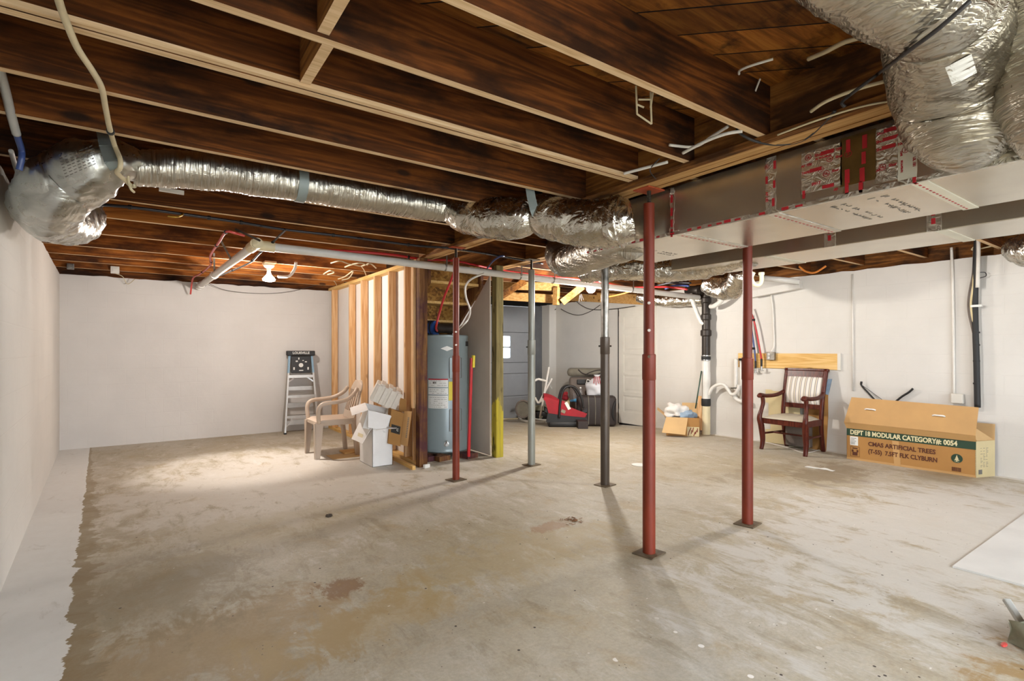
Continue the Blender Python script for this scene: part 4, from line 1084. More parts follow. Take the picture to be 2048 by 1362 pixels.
for (xa, xb, ya, yb_) in ((857, 896, 775, 758), (857, 896, 790, 777), (857, 896, 818, 792)):
    o_, a0, a1 = cylpatch(xa, xb, zp(ya), zp(yb_), M['label'], 'label_plate')
    b = MB(); rr = hr+.0022
    rows = 3 if yb_ < 792 else 6
    for r_ in range(rows):
        z = zp(ya)+(zp(yb_)-zp(ya))*(r_+.7)/(rows+.6)
        u = .06
        while u < .9:
            w = .05+.12*random.random(); u1 = min(.94, u+w); aa, ab = a0+(a1-a0)*u, a0+(a1-a0)*u1
            if random.random() < .8: b.beam((rr*math.cos(aa), rr*math.sin(aa), z), (rr*math.cos(ab), rr*math.sin(ab), z), .0012, .0035)
            u = u1+.03
    if ya == 775: b.box((rr*math.cos(a0+(a1-a0)*.35), rr*math.sin(a0+(a1-a0)*.35), zp(766)), (.03, .03, .022))
    b.build('print', M['greyink'], o_)
    if ya == 775:
        cylpatch(857, 896, zp(760.5), zp(758), M['redink'], 'warning_stripe', .0025, o_)
cylpatch(897.5, 912, zp(802), zp(764), M['yellow'], 'energy_label')
for (ya, yb_) in ((757, 716), (864, 820)):
    o_, a0, a1 = cylpatch(899, 922, zp(ya), zp(yb_), M['heater'], 'access_panel', .006)
    b = MB(); rr = hr+.0075
    for aa in (a0, a1): b.beam((rr*math.cos(aa), rr*math.sin(aa), zp(ya)), (rr*math.cos(aa), rr*math.sin(aa), zp(yb_)), .004, .004)
    for z in (zp(ya), zp(yb_)):
        for k in range(6):
            p, q = a0+(a1-a0)*k/6, a0+(a1-a0)*(k+1)/6; b.beam((rr*math.cos(p), rr*math.sin(p), z), (rr*math.cos(q), rr*math.sin(q), z), .003, .003)
    b.build('panel_edge', M['greyink'], o_)
# oval badge, corner sticker, drain valve
a_ = facing+.10
b = MB(); b.poly([(0, .03, 0), (-.075, 0, 0), (0, -.03, 0), (.075, 0, 0)], .002, (0, 0, 1))
b.bm.transform(frame((hc.x*0+(hr+.001)*math.cos(a_), (hr+.001)*math.sin(a_), zp(697)), (-math.sin(a_), math.cos(a_), 0), (0, 0, 1))); b.build('badge', M['label'], t)
cylpatch(931, 936, zp(692), zp(682), M['ink'], 'corner_sticker', .002)
a_ = facing+.07
b = MB(); d_ = Vector((math.cos(a_), math.sin(a_), 0))
b.cyl(d_*(hr-.01)+Vector((0, 0, zp(890))), d_*(hr+.05)+Vector((0, 0, zp(890))), .012); b.cyl(d_*(hr+.03)+Vector((0, 0, zp(890)+.0)), d_*(hr+.035)+Vector((0, 0, zp(890)+.045)), .01)
b.lathe([(.012, 0), (.03, .002), (.03, .006), (.012, .008)], seg=18, M=frame(d_*(hr)+Vector((0, 0, zp(890))), (-d_.y, d_.x, 0), (0, 0, 1)))
b.build('drain_valve', M['steel'], t, smooth=True, angle=40)
for dx, s_ in ((-.10, 1), (.12, 1)):
    MB().cyl((dx, -.02, zt0), (dx, -.02, zt0+.05), .014).build('nipple', M['steel'], t, smooth=True, angle=40)
MB().cyl((-.0, -.2, zt0+.003), (0, -.2, zt0+.012), .01).build('screw_head', M['steel'], t)
for k, (px, lab) in enumerate(((862, 0), (884, 0), (940, 0))):
    c = onD(px, 912, 5.88 if k < 2 else 6.02)
    b = MB(); b.box((c.x, c.y+.05, .0275), (.16, .18, .055), rot=(0, 0, .2), bev=.003); b.build('wood_block', M['oldpost'], label=('brown wood block under the left front of water heater', 'brown wood block under the front of water heater', 'reddish wood block under right side of water heater')[k], cat='wood block', group='blocks under the heater')
pipe('red_water_line', [hc+Vector((-.10, -.02, zt0+.04)), onD(872, 655, 5.65), onD(879, 625, 5.6), onD(888, 595, 5.55), onD(899, 568, 5.5), onD(908, 545, 5.45)], .012, M['redpex'], 'red water line rising in a curve from the water heater top', 'pipe')
pipe('white_water_line', [hc+Vector((.12, -.02, zt0+.04)), onD(924, 652, 5.72), onD(936, 638, 5.7), onD(940, 620, 5.65), onD(932, 595, 5.6), onD(931, 573, 5.55), onD(943, 558, 5.5), onD(968, 547, 5.5)], .011, M['whitecable'], 'white line curving up from right side of the water heater', 'pipe')
# blue and black cylinder lying behind the heater top
t = thing('storage_cylinder', 'blue and black cylinder lying above the water heater', 'cylinder', tuple(onD(870, 656, 6.15)))
ca, cb = onD(846, 655, 6.2), onD(872, 656, 6.1)
MB().cyl(ca, cb, .085, seg=30).build('drum', M['blued'], t, W=True, smooth=True, angle=40)
b = MB()
for k in (.35, .6, .85):
    q = ca.lerp(cb, k); d_ = (cb-ca).normalized(); b.cyl(q-d_*.008, q+d_*.008, .089, seg=30)
b.build('hoop', M['blackplas'], t, W=True, smooth=True, angle=40)
MB().cyl(cb, onD(908, 657, 6.1), .055, seg=24).build('dark_pipe', M['castiron'], t, W=True, smooth=True, angle=40)

# ------------------------------------------------------------------ stepladder by the back wall
t = thing('stepladder', 'aluminium stepladder with black top and blue upper rails at back wall', 'ladder', (1.93, 8.22, 0), R(-6))
Hh = 1.22
def rail(sx, zz, y0=0.0, y1=.16, top=.155, bot=.235):
    k = zz/Hh; return Vector((sx*(bot+(top-bot)*k), y0+(y1-y0)*k, zz))
for sx in (-1, 1):
    MB().beam(rail(sx, 0.0), rail(sx, .92), .028, .06, up=(0, 1, .1), bev=.003).build('front_rail', M['alu'], t)
    MB().beam(rail(sx, .90), rail(sx, Hh-.02), .03, .062, up=(0, 1, .1), bev=.003).build('upper_rail', M['blueplas'], t)
    MB().beam(rail(sx, 0, .30, .19), rail(sx, Hh-.05, .30, .19), .022, .035, up=(0, 1, 0), bev=.002).build('rear_rail', M['alu'], t)
for z in (.26, .56, .86):
    a, c = rail(-1, z), rail(1, z)
    MB().bb((a.x, a.y-.03, z-.012), (c.x, a.y+.06, z+.012)).bb((a.x, a.y-.034, z-.03), (c.x, a.y-.026, z+.012)).build('step', M['alu'], t)
    for sx, q in ((-1, a), (1, c)):
        if z in (.26, .86):
            s_ = -.16 if z < .5 else -.09
            MB().beam(Vector((q.x-sx*.11, q.y-.01, z-.01)), Vector(rail(sx, z+s_))-Vector((sx*.01, .02, 0)), .018, .006, up=(0, 1, 0)).build('brace', M['alu'] if z < .5 else M['steel'], t)
for z, hh in ((.40, .07), (.13, .07), (.66, .06), (.92, .05)):
    a, c = rail(-1, z, .29, .19), rail(1, z, .29, .19)
    MB().bb((a.x, a.y-.004, z-hh/2), (c.x, a.y+.004, z+hh/2)).build('rear_rung', M['alu'], t)
MB().box((0, .155, Hh-.02), (.40, .15, .075), bev=.012).build('top_cap', M['blackplas'], t)
tp = [o for o in t.children][-1]
b = MB(); b.text('LOUISVILLE', frame((0, .078, Hh-.015), (1, 0, 0), (0, 0, 1)), .05, .001, 'CENTER', wide=.95); b.build('lettering', M['label'], tp)
b = MB(); b.box((0, .112, 1.03), (.28, .02, .26), rot=(-.12, 0, 0), bev=.006)
tray = b.build('pail_shelf', M['blackplas'], t)
b = MB(); b.lathe([(.018, 0), (.032, .001), (.032, .004), (.018, .005)], seg=20, M=frame((0, .098, 1.02), (1, 0, 0), (0, 0, 1)))
for xx, zz_, w, h in ((-.1, .97, .02, .04), (.1, .97, .02, .04), (0, .94, .06, .014), (-.06, 1.08, .03, .02), (.07, 1.07, .03, .015), (-.03, 1.12, .015, .03), (.03, 1.09, .02, .012)):
    b.box((xx, .094+(zz_-1.03)*.12, zz_), (w, .006, h))
b.build('shelf_detail', M['label'], tray)
for sx in (-1, 1): MB().box(rail(sx, .012), (.036, .07, .024), bev=.003).build('rubber_foot', M['blackplas'], t)

# ------------------------------------------------------------------ moulded garden chair
t = thing('garden_chair', 'taupe moulded plastic garden armchair facing left beside white boxes', 'chair', (1.835, 6.37, 0), R(-90))
# local: front is -y, width along x
SW, SD, SH = .23, .22, .43
b = MB(); b.grid(lambda u, v: Vector(((u-.5)*2*(SW+.012*math.sin(v*PI)), (v-.5)*2*SD-.01, SH+.012*(abs(u-.5)*2)**3-.018*math.sin(v*PI)*(1-(2*u-1)**2)-(.02*(1-v*8) if v < .125 else 0))), 14, 14)
r = bmesh.ops.extrude_face_region(b.bm, geom=b.bm.faces[:])
for v in r['geom']:
    if isinstance(v, bmesh.types.BMVert): v.co.z -= .012
b.bb((-SW, -SD-.02, SH-.045), (SW, -SD-.008, SH-.005)); b.bb((-SW-.004, -SD, SH-.055), (-SW+.01, SD, SH)); b.bb((SW-.01, -SD, SH-.055), (SW+.004, SD, SH))
b.build('seat', M['chair'], t, smooth=True, angle=45)
for sx in (-1, 1):
    # front leg continues up as arm support
    b = MB(); b.poly([(sx*SW, -SD-.02, 0), (sx*SW, -SD+.022, 0), (sx*SW, -SD+.062, SH-.02), (sx*SW, -SD-.025, SH-.02)], .012, (sx, 0, 0)); b.poly([(sx*SW, -SD-.022, 0), (sx*(SW-.03), -SD-.022, 0), (sx*(SW-.07), -SD-.02, SH-.02), (sx*SW, -SD-.025, SH-.02)], .012, (0, -1, 0)); b.build('leg', M['chair'], t, smooth=True, angle=45)
    b = MB(); b.beam((sx*(SW+.005), SD+.02, 0), (sx*(SW-.02), SD-.03, SH-.01), .05, .05, up=(0, 1, 0), bev=.008); b.build('leg', M['chair'], t, smooth=True, angle=45)
    P = crom([(sx*(SW+.005), -SD+.01, SH-.02), (sx*(SW+.02), -SD+.0, SH+.10), (sx*(SW+.026), -SD+.015, SH+.17), (sx*(SW+.03), -SD+.07, SH+.205), (sx*(SW+.03), -.02, SH+.215), (sx*(SW+.012), .10, SH+.235), (sx*(SW-.03), SD-.02, SH+.29), (sx*(SW-.055), SD+.035, SH+.36)], 6)
    b = MB(); b.tube(P, .024, 12); b.build('armrest', M['chair'], t, smooth=True)
# back with slats
def bp(u, z):  # u -1..1 across
    h = (z-SH)/.45
    w = .21*(1-.10*h)*(1 if h < .72 else math.sqrt(max(0, 1-((h-.72)/.32)**2)) if h < 1.04 else 0)
    return Vector((u*max(w, .02), SD-.02+.13*h-.03*(1-u*u), z))
b = MB()
zs = [SH+.45*k/16 for k in range(17)]
for k in range(16):
    for j in range(15):
        u0, u1 = -1+2*j/15, -1+2*(j+1)/15
        slot = 2 < k < 12 and j % 2 == 1 and 0 < j < 14
        if slot: continue
        vs = [bp(u0, zs[k]), bp(u1, zs[k]), bp(u1, zs[k+1]), bp(u0, zs[k+1])]
        b.bm.faces.new([b.bm.verts.new(v) for v in vs])
bmesh.ops.remove_doubles(b.bm, verts=b.bm.verts[:], dist=1e-4)
r = bmesh.ops.extrude_face_region(b.bm, geom=b.bm.faces[:])
for v in r['geom']:
    if isinstance(v, bmesh.types.BMVert): v.co.y += .012
b.build('backrest', M['chair'], t, smooth=True, angle=45)
b = MB(); b.bb((1.75, 6.02, .001), (2.28, 6.30, .004)); b.build('cardboard_sheet', M['cardin'], label='flat brown cardboard sheet lying beneath the garden chair', cat='cardboard')
b = MB(); b.bb((1.95, 6.24, .005), (2.34, 6.44, .022)); b.build('wood_offcut', M['studx'], label='thin board offcut on floor behind garden chair legs', cat='wood strip')

# ------------------------------------------------------------------ white cartons
def carton(t, x0, x1, y0, y1, z0, z1, mat, th=.004, inside=None):
    b = MB(); b.bb((x0, y0, z0), (x1, y1, z0+th))
    b.bb((x0, y0, z0), (x0+th, y1, z1)); b.bb((x1-th, y0, z0), (x1, y1, z1)); b.bb((x0, y0, z0), (x1, y0+th, z1)); b.bb((x0, y1-th, z0), (x1, y1, z1))
    return b.build('box_body', mat, t)
# tall carton: floor corners from the picture
ca, cb, cc = onZ(716, 912), onZ(745, 935), onZ(780, 930)
t = thing('white_carton', 'tall white carton standing on the floor beside the garden chair', 'box', (1.98, 5.385, 0))
wx, wy, hz_ = .225, .40, .43
carton(t, 0, wx, 0, wy, 0, hz_, M['white'])
b = MB(); b.poly([(-.004, .0, hz_), (-.004, wy, hz_), (-.10, wy-.02, hz_-.17), (-.10, .02, hz_-.17)], .003); fl = b.build('flap', M['white'], t)
MB().poly([(-.078, .10, hz_-.13), (-.078, .25, hz_-.13), (-.068, .25, hz_-.085), (-.068, .10, hz_-.085)], .002).build('sticker', M['cream'], fl)
MB().poly([(0, -.002, hz_), (wx, -.002, hz_), (wx+.02, -.09, hz_-.02), (.02, -.09, hz_-.02)], .003).build('flap', M['white'], t)
MB().poly([(wx, 0, hz_), (wx, wy, hz_), (wx+.10, wy, hz_+.03), (wx+.10, 0, hz_+.03)], .003).build('flap', M['white'], t)
t = thing('white_carton', 'open white carton tipped on top of the tall white carton', 'box', (1.95, 5.60, .44), 0, None, rot=(R(8), R(16), R(-12)))
carton(t, -.02, .24, -.18, .16, 0, .20, M['white'])
MB().poly([(-.02, -.18, .20), (-.02, .16, .20), (-.16, .18, .10), (-.16, -.16, .10)], .003).build('flap', M['white'], t)
MB().poly([(-.02, -.18, .20), (.24, -.18, .20), (.20, -.26, .04), (.02, -.26, .04)], .003).build('flap', M['white'], t)
MB().poly([(.24, -.18, .20), (.24, .16, .20), (.36, .18, .26), (.36, -.20, .26)], .003).build('flap', M['white'], t)
# foam packing
t = thing('foam_packing', 'ridged white foam packing block propped above the white cartons', 'packing foam', (2.19, 5.58, .69), 0, None, rot=(R(6), R(26), R(-20)))
b = MB(); b.box((.0, 0, .06), (.29, .28, .20), bev=.006)
for k in range(4): b.box((-.152, -.105+k*.07, .06), (.02, .04, .20), bev=.004)
for k in range(4): b.box((-.107+k*.072, -.145, .06), (.042, .018, .195), bev=.004)
for k in range(3): b.box((-.09+k*.09, 0, .165), (.05, .27, .018), bev=.004)
b.build('foam_block', M['foam'], t); MB().box((.03, .02, .165), (.05, .05, .02), bev=.004).build('foam_lug', M['foam'], t)
# brown carton leaning at the studs
t = thing('brown_carton', 'brown cardboard carton with open flap leaning against the studs', 'box', tuple(onD(795, 893, 5.6)))
q4 = [onD(783, 818, 5.62), onD(809, 827, 5.62), onD(801, 893, 5.60), onD(776, 887, 5.60)]
MB().poly(q4, .13, (.15, 1, .05)).build('box_body', M['card'], t, W=True)
f4 = [onD(809, 822, 5.60), onD(824, 823, 5.5), onD(815, 893, 5.48), onD(801, 889, 5.58)]
MB().poly(f4, .004, (0, 1, 0)).build('flap', M['cardlid'], t, W=True); fl = [o for o in t.children if o.name.startswith('flap')][-1]
b = MB(); qq = lambda u, v: q4[0].lerp(q4[1], u).lerp(q4[3].lerp(q4[2], u), v)+Vector((0, -.002, 0))
b.poly([qq(.12, .42), qq(.82, .42), qq(.82, .66), qq(.12, .66)], .002, (0, -1, 0)); pp = b.build('printed_panel', M['ink'], t, W=True)
b = MB(); cc = qq(.62, .54)+Vector((0, -.004, 0)); b.tube([cc+Vector((.012*math.cos(a)*.9, -.001, .012*math.sin(a))) for a in [k*PI/8 for k in range(17)]], .0028, 6); b.build('ring_mark', M['label'], pp, W=True)
b = MB(); ff = lambda u, v: f4[0].lerp(f4[1], u).lerp(f4[3].lerp(f4[2], u), v)+Vector((0, -.002, 0))
for k in range(12): b.poly([ff(.55, .18+.05*k), ff(.75, .18+.05*k), ff(.75, .21+.05*k), ff(.55, .21+.05*k)], .001, (0, -1, 0))
b.build('print', M['greyink'], fl, W=True)
b = MB(); b.poly([onD(800, 795, 5.72), onD(813, 800, 5.72), onD(812, 850, 5.72), onD(796, 850, 5.72)], .008, (0, 1, 0)); b.build('cardboard_sheet', M['card'], label='brown cardboard piece showing between foam block and brown carton', cat='cardboard')

# ------------------------------------------------------------------ clutter by the garage door
fzv = lambda p: fz(p.x, p.y)
def ground(px, py):
    p = onZ(px, py, 0)
    for _ in range(6): p = onZ(px, py, fz(p.x, p.y))
    return p
g = ground(1130, 852)
sc_ = 1.0
t = thing('infant_car_seat', 'red infant car seat with black carry handle on black base', 'car seat', (g.x, g.y, g.z), R(-35))
# local x to the right in picture, y away, z up
b = MB(); b.box((.02, -.03, .05), (.62, .36, .10), bev=.03); b.box((.20, -.02, .05), (.20, .28, .1), bev=.01); b.build('base', M['blackplas'], t, smooth=True, angle=50)
def shell(u, v):
    x = -.33+.66*u; prof = [.50, .47, .38, .27, .20, .18, .19, .22, .21]
    k = u*8; i = min(7, int(k)); z = prof[i]*(1-(k-i))+prof[i+1]*(k-i)
    w = .20-.05*u
    a = (v-.5)*PI
    return Vector((x+.03*math.cos(a)*(1-u), w*math.sin(a), z-.13+.13*abs(math.sin(a))**1.5))
b = MB(); b.grid(shell, 18, 16); r = bmesh.ops.extrude_face_region(b.bm, geom=b.bm.faces[:])
for v in r['geom']:
    if isinstance(v, bmesh.types.BMVert): v.co.z -= .045
b.build('padded_seat', M['red'], t, smooth=True, angle=60)
b = MB()
b.grid(lambda u, v: Vector((-.36+.42*u, -.20+.40*v, .50-.02*u-.24*u*u+.05*math.sin(v*PI))), 10, 10); r = bmesh.ops.extrude_face_region(b.bm, geom=b.bm.faces[:])
for v in r['geom']:
    if isinstance(v, bmesh.types.BMVert): v.co.z -= .05 ; v.co.x -= .01
b.poly([(x, -.19, z) for x, z in ((-.35, .46), (-.29, .24), (-.02, .20), (.30, .17), (.34, .23), (.18, .29), (.06, .34), (-.04, .44))], .02, (0, -1, 0))
b.build('hood', M['red'], t, smooth=True, angle=50)
b = MB(); b.grid(lambda u, v: Vector((-.34+.68*u, (v-.5)*.36, .09+.12*abs(2*u-1)**2.2+.05*abs(2*v-1)**2)), 14, 8); r = bmesh.ops.extrude_face_region(b.bm, geom=b.bm.faces[:])
for v in r['geom']:
    if isinstance(v, bmesh.types.BMVert): v.co.z += .06
b.poly([(x, -.18, z) for x, z in ((-.33, .10), (-.30, .25), (-.02, .21), (.32, .18), (.36, .11), (.2, .05), (-.2, .05))], .02, (0, -1, 0)); b.build('shell', M['blackplas'], t, smooth=True, angle=50)
b = MB(); b.tube(crom([(-.12, -.23, .16), (-.10, -.23, .42), (-.05, -.23, .62), (.05, -.22, .68), (.16, -.21, .64), (.25, -.2, .48), (.28, -.19, .32)], 6), .019, 12)
b.tube(crom([(-.10, .19, .22), (-.09, .2, .42), (-.04, .2, .60), (.06, .19, .66), (.16, .17, .62), (.24, .16, .48), (.27, .15, .32)], 6), .016, 12)
b.cyl((.05, -.19, .655), (.05, .19, .655), .015)
b.build('carry_handle', M['blackplas'], t, smooth=True)
b = MB(); b.box((.02, -.222, .36), (.05, .004, .13), rot=(0, -.5, 0)); b.build('warning_label', M['label'], t)
b = MB(); b.box((-.05, -.215, .27), (.07, .006, .05), rot=(0, .4, 0)); b.build('buckle', M['canvas'], t)
g2 = ground(1150, 856)
b = MB(); b.box((g2.x+.12, g2.y-.03, g2.z+.06), (.16, .30, .12), rot=(0, 0, R(-35)), bev=.006); b.build('small_dark_box', M['suit'], label='small dark box on the floor in front of the infant car seat', cat='box')
# dark ribbed suitcase
g = ground(1178, 853)
t = thing('suitcase', 'dark brown ribbed suitcase lying on its edge right of car seat', 'suitcase', (g.x+.12, g.y-.05, g.z), R(-42))
b = MB(); b.box((0, .13, .25), (.66, .28, .50), bev=.05); b.build('case_body', M['suit'], t, smooth=True, angle=50)
for k in range(5):
    b = MB(); xx = -.24+.11*k; P = [(xx, -.02, .03), (xx+.006, -.014, .25), (xx, -.012, .46), (xx-.01, .06, .503)]
    b.tube(crom(P, 5), .006, 8); b.build('piping', M['quilt'], t, smooth=True)
MB().box((.19, -.014, .27), (.02, .012, .08), bev=.003).build('latch', M['label'], t)
b = MB(); b.tube(crom([(.30, -.01, .10), (.26, -.04, .2), (.27, -.05, .3), (.31, -.02, .42)], 5), .014, 8); b.build('handle', M['rubber'], t, smooth=True)
# taupe suitcase standing behind
c = onD(1166, 840, 9.3); c.z = -.1
t = thing('suitcase', 'upright taupe suitcase with a hang tag behind the dark one', 'suitcase', (c.x+.05, c.y-.02, c.z), R(-42))
b = MB(); b.box((0, .12, .46), (.60, .26, .80), bev=.05); b.build('case_body', M['taupecase'], t, smooth=True, angle=50)
MB().box((-.08, -.02, .78), (.16, .03, .09), bev=.012).build('handle', M['blackplas'], t)
b = MB(); b.box((.05, -.035, .76), (.10, .006, .12), rot=(0, .35, 0)); tg = b.build('hang_tag', M['label'], t)
MB().box((.05, -.040, .79), (.06, .004, .035), rot=(0, .35, 0)).build('print', M['ink'], tg)
# patterned cushion on the suitcase
t = thing('rolled_mat', 'grey olive quilted roll lying on top of the taupe suitcase', 'mat', (c.x+.12, c.y+.02, c.z+.87), R(-42))
b = MB(); b.box((.0, .10, .075), (.72, .26, .15), bev=.06); b.build('roll', M['quilt'], t, smooth=True, angle=60)
b = MB()
b.tube(crom([(-.16, -.033, .13), (-.08, -.036, .06), (.05, -.036, .03), (.2, -.036, .05), (.34, -.033, .12)], 5), .010, 8)
b.tube(crom([(-.04, -.033, .03), (.08, -.036, .09), (.24, -.036, .12), (.34, -.033, .04)], 5), .008, 8)
b.build('edging', M['suit'], t, smooth=True)
# white rubbish bag with red ties
c2 = onD(1194, 775, 9.05); 
t = thing('tied_bag', 'full white plastic bag with red ties on the dark suitcase', 'bag', (c2.x, c2.y, .37), R(-35))
b = MB(); b.sphere((0, 0, .20), .20, sc=(.95, .7, 1.0), seg=28, disp=.05, fr=9); b.lathe([(.10, .34), (.05, .39), (.03, .41), (.06, .45)], seg=16); b.build('bag_body', M['bag'], t, smooth=True)
b = MB()
for k in range(4): b.tube(crom([(-.05+.03*k, -.04, .42), (-.07+.03*k, -.12, .39), (-.08+.04*k, -.155, .31-.03*(k % 2))], 5), .006, 8)
b.build('tie', M['redink'], t, smooth=True)
# clear bottles and blue cloth on the suitcase
for k, (px, lb) in enumerate(((1150, 'left clear plastic bottle on the dark suitcase'), (1161, 'right clear plastic bottle on the dark suitcase'))):
    p = onD(px, 796, 8.95); t = thing('plastic_bottle', lb, 'bottle', (p.x, p.y, .385), 0, 'clear bottles on the suitcase')
    MB().lathe([(.034, 0), (.038, .01), (.038, .13), (.034, .15), (.014, .19), (.013, .21)], seg=20).build('bottle_body', M['clear'], t, smooth=True)
    MB().lathe([(.015, .205), (.015, .225), (.012, .228)], seg=14).build('cap', M['label'], t)
b = MB(); p = onD(1154, 801, 8.85); b.sphere(p, .09, sc=(1.3, .8, .35), seg=18, disp=.05, fr=16); b.build('plastic_wrap', M['lightblue'], smooth=True, label='crumpled bright blue plastic on the dark suitcase', cat='wrapper')
b = MB(); p = onD(1174, 797, 8.9); b.box(p, (.14, .05, .05), rot=(0, 0, R(-35)), bev=.004); b.build('small_carton', M['card'], label='small tan carton lying on the dark suitcase by the bag', cat='box')
b = MB(); p = onD(1130, 805, 9.3); b.box(p, (.16, .08, .16), rot=(0, 0, R(-35)), bev=.01); b.build('small_carton', M['cardpale'], label='pale carton behind the infant car seat handle', cat='box')
b = MB(); p = onD(1129, 790, 9.25); b.sphere(p, .075, sc=(1, .8, .85), seg=18, disp=.05, fr=14); b.build('red_ball', M['red'], smooth=True, label='small red bundle seen through the car seat handle', cat='bundle')
b = MB(); p = ground(1216, 848); b.box((p.x+.02, p.y, p.z+.18), (.18, .20, .36), rot=(0, 0, R(-10)), bev=.004); o_ = b.build('tan_carton', M['card'], label='tan carton with green base beside the white panelled door', cat='box')
# folding stool frame and debris left of the seat
t = thing('folding_frame', 'white metal folding frame standing behind the infant car seat', 'frame', tuple(ground(1080, 838)))
D_ = 9.2
for a, c in (((1080, 835), (1098, 734)), ((1078, 806), (1104, 757)), ((1062, 765), (1076, 758)), ((1076, 758), (1092, 762)), ((1070, 795), (1076, 806)), ((1076, 806), (1086, 800))):
    MB().cyl(onD(*a, D_), onD(*c, D_), .018 if a[1] > 790 else .02, seg=12).build('tube', M['whitecable'], t, W=True, smooth=True, angle=40)
b = MB(); b.tube(crom([onD(1086, 758, D_), onD(1096, 765, D_), onD(1104, 778, D_)], 5), .006, 8); b.build('wire', M['conduit'], t, W=True)
t = thing('hoop_frame', 'dark hoop shaped fabric frame leaning in the pile by the garage door', 'frame', tuple(ground(1046, 842)))
D_ = 9.3; P = [onD(1046+14*math.cos(a), 818+17*math.sin(a), D_+.05*math.sin(a)) for a in [k*2*PI/24 for k in range(25)]]
MB().tube(P, .016, 10, caps=False).build('hoop', M['taupecase'], t, W=True, smooth=True)
b = MB(); b.bm.faces.new([b.bm.verts.new(p+Vector((0, .01, 0))) for p in P[:-1]]); b.build('mesh_panel', M['quilt'], t, W=True)
for k, (pp, r_, m_, lb) in enumerate(((((1006, 842), (1022, 842), (1035, 841)), .016, 'cable', 'tan rod lying on floor at left end of the clutter pile'),
     (((1034, 832), (1044, 844), (1060, 847), (1090, 848)), .016, 'whitecable', 'white tube frame lying on floor in the clutter pile'),
     (((1036, 836), (1055, 838), (1075, 842), (1094, 844)), .014, 'whitecable', 'grey white tube lying behind the white tube frame'),
     (((1080, 842), (1090, 832), (1096, 828)), .022, 'canvas', 'olive strap lying against the infant car seat'))):
    P = [ground(*q)+Vector((0, 0, r_+.02)) for q in pp]; pipe('metal_tube', P, r_, M[m_], lb, 'tube', grp='tubes in the clutter pile')
b = MB(); p = ground(1080, 836); b.box((p.x, p.y-.1, p.z+.08), (.5, .22, .16), rot=(0, 0, R(-35)), bev=.03); b.build('black_bag', M['blackplas'], label='flat black bag under the clutter left of the car seat', cat='bag', smooth=True, angle=50)
b = MB(); p = ground(1079, 836); b.box((p.x, p.y-.09, p.z+.215), (.36, .18, .10), rot=(0, 0, R(-35)), bev=.01); b.build('olive_case', M['canvas'], label='olive drab case lying on the flat black bag', cat='case')
b = MB(); p = ground(1052, 838); b.sphere((p.x, p.y-.12, p.z+.10), .12, sc=(1.2, .8, .8), seg=18, disp=.06, fr=12); b.build('dark_cloth', M['suit'], smooth=True, label='crumpled dark cloth in front of the hoop frame', cat='cloth')
pipe('wall_wire', [onX(1098, 688, 6.9), onX(1092, 660, 6.9), onX(1095, 632, 6.9), onX(1112, 618, 6.9)], .007, M['darkwire'], 'thin cord hanging down the wall near the garage door', 'wire')
pipe('wall_wire', [onX(1122, 618, 6.88), onX(1140, 627, 6.88), onX(1160, 630, 6.88), onX(1182, 622, 6.88), onX(1200, 610, 6.88)], .006, M['darkwire'], 'thin cord sagging along top of wall behind dark post', 'wire')
pipe('wall_wire', [onX(1150, 600, 6.85), onX(1165, 612, 6.85), onX(1185, 619, 6.85), onX(1225, 618, 6.85), onX(1270, 612, 6.85)], .006, M['darkwire'], 'second thin cord drooping over the white panelled door', 'wire')
b = MB(); b.tube(crom([onD(1158, 603, 7.2), onD(1160, 590, 7.2), onD(1163, 602, 7.2), onD(1162, 588, 7.2), onD(1167, 600, 7.2)], 5), .004, 8); b.build('wire_coil', M['darkwire'], label='small coil of wire hanging left of the round bulb', cat='wire')
# newer framing lumber at the far end
for k, (p, q, w, h, lb) in enumerate((((1004, 571), (1118, 574), .05, .12, 'upper pale framing board above the garage door'), ((1004, 592), (1106, 598), .05, .13, 'lower pale framing board above the garage door'),
      ((1112, 610), (1113, 575), .10, .05, 'short upright framing block at end of pale boards'), ((1124, 605), (1165, 573), .05, .10, 'diagonal pale brace left of the round bulb'),
      ((1004, 592), (1050, 562), .05, .09, 'dark diagonal brace crossing the pale framing boards'), ((1122, 592), (1300, 600), .04, .17, 'pale rim board along top of far right wall'))):
    D_ = (7.9, 8.1, 7.8, 7.7, 7.7, 9.2)[k]
    b = MB(); b.beam(onX(*p, 6.84) if k == 5 else onD(*p, D_), onX(*q, 6.84) if k == 5 else onD(*q, D_), w, h, up=(0, 0, 1) if k != 2 else (1, 0, 0)); b.build('framing_board', M['studx'] if k != 4 else M['beam'], label=lb, cat='lumber')
pipe('orange_cable', [onD(1215, 594, 7.6), onD(1235, 590, 7.5), onD(1262, 583, 7.4)], .010, M['orangecable'], 'orange cable beneath drain pipe behind front red post', 'cable')

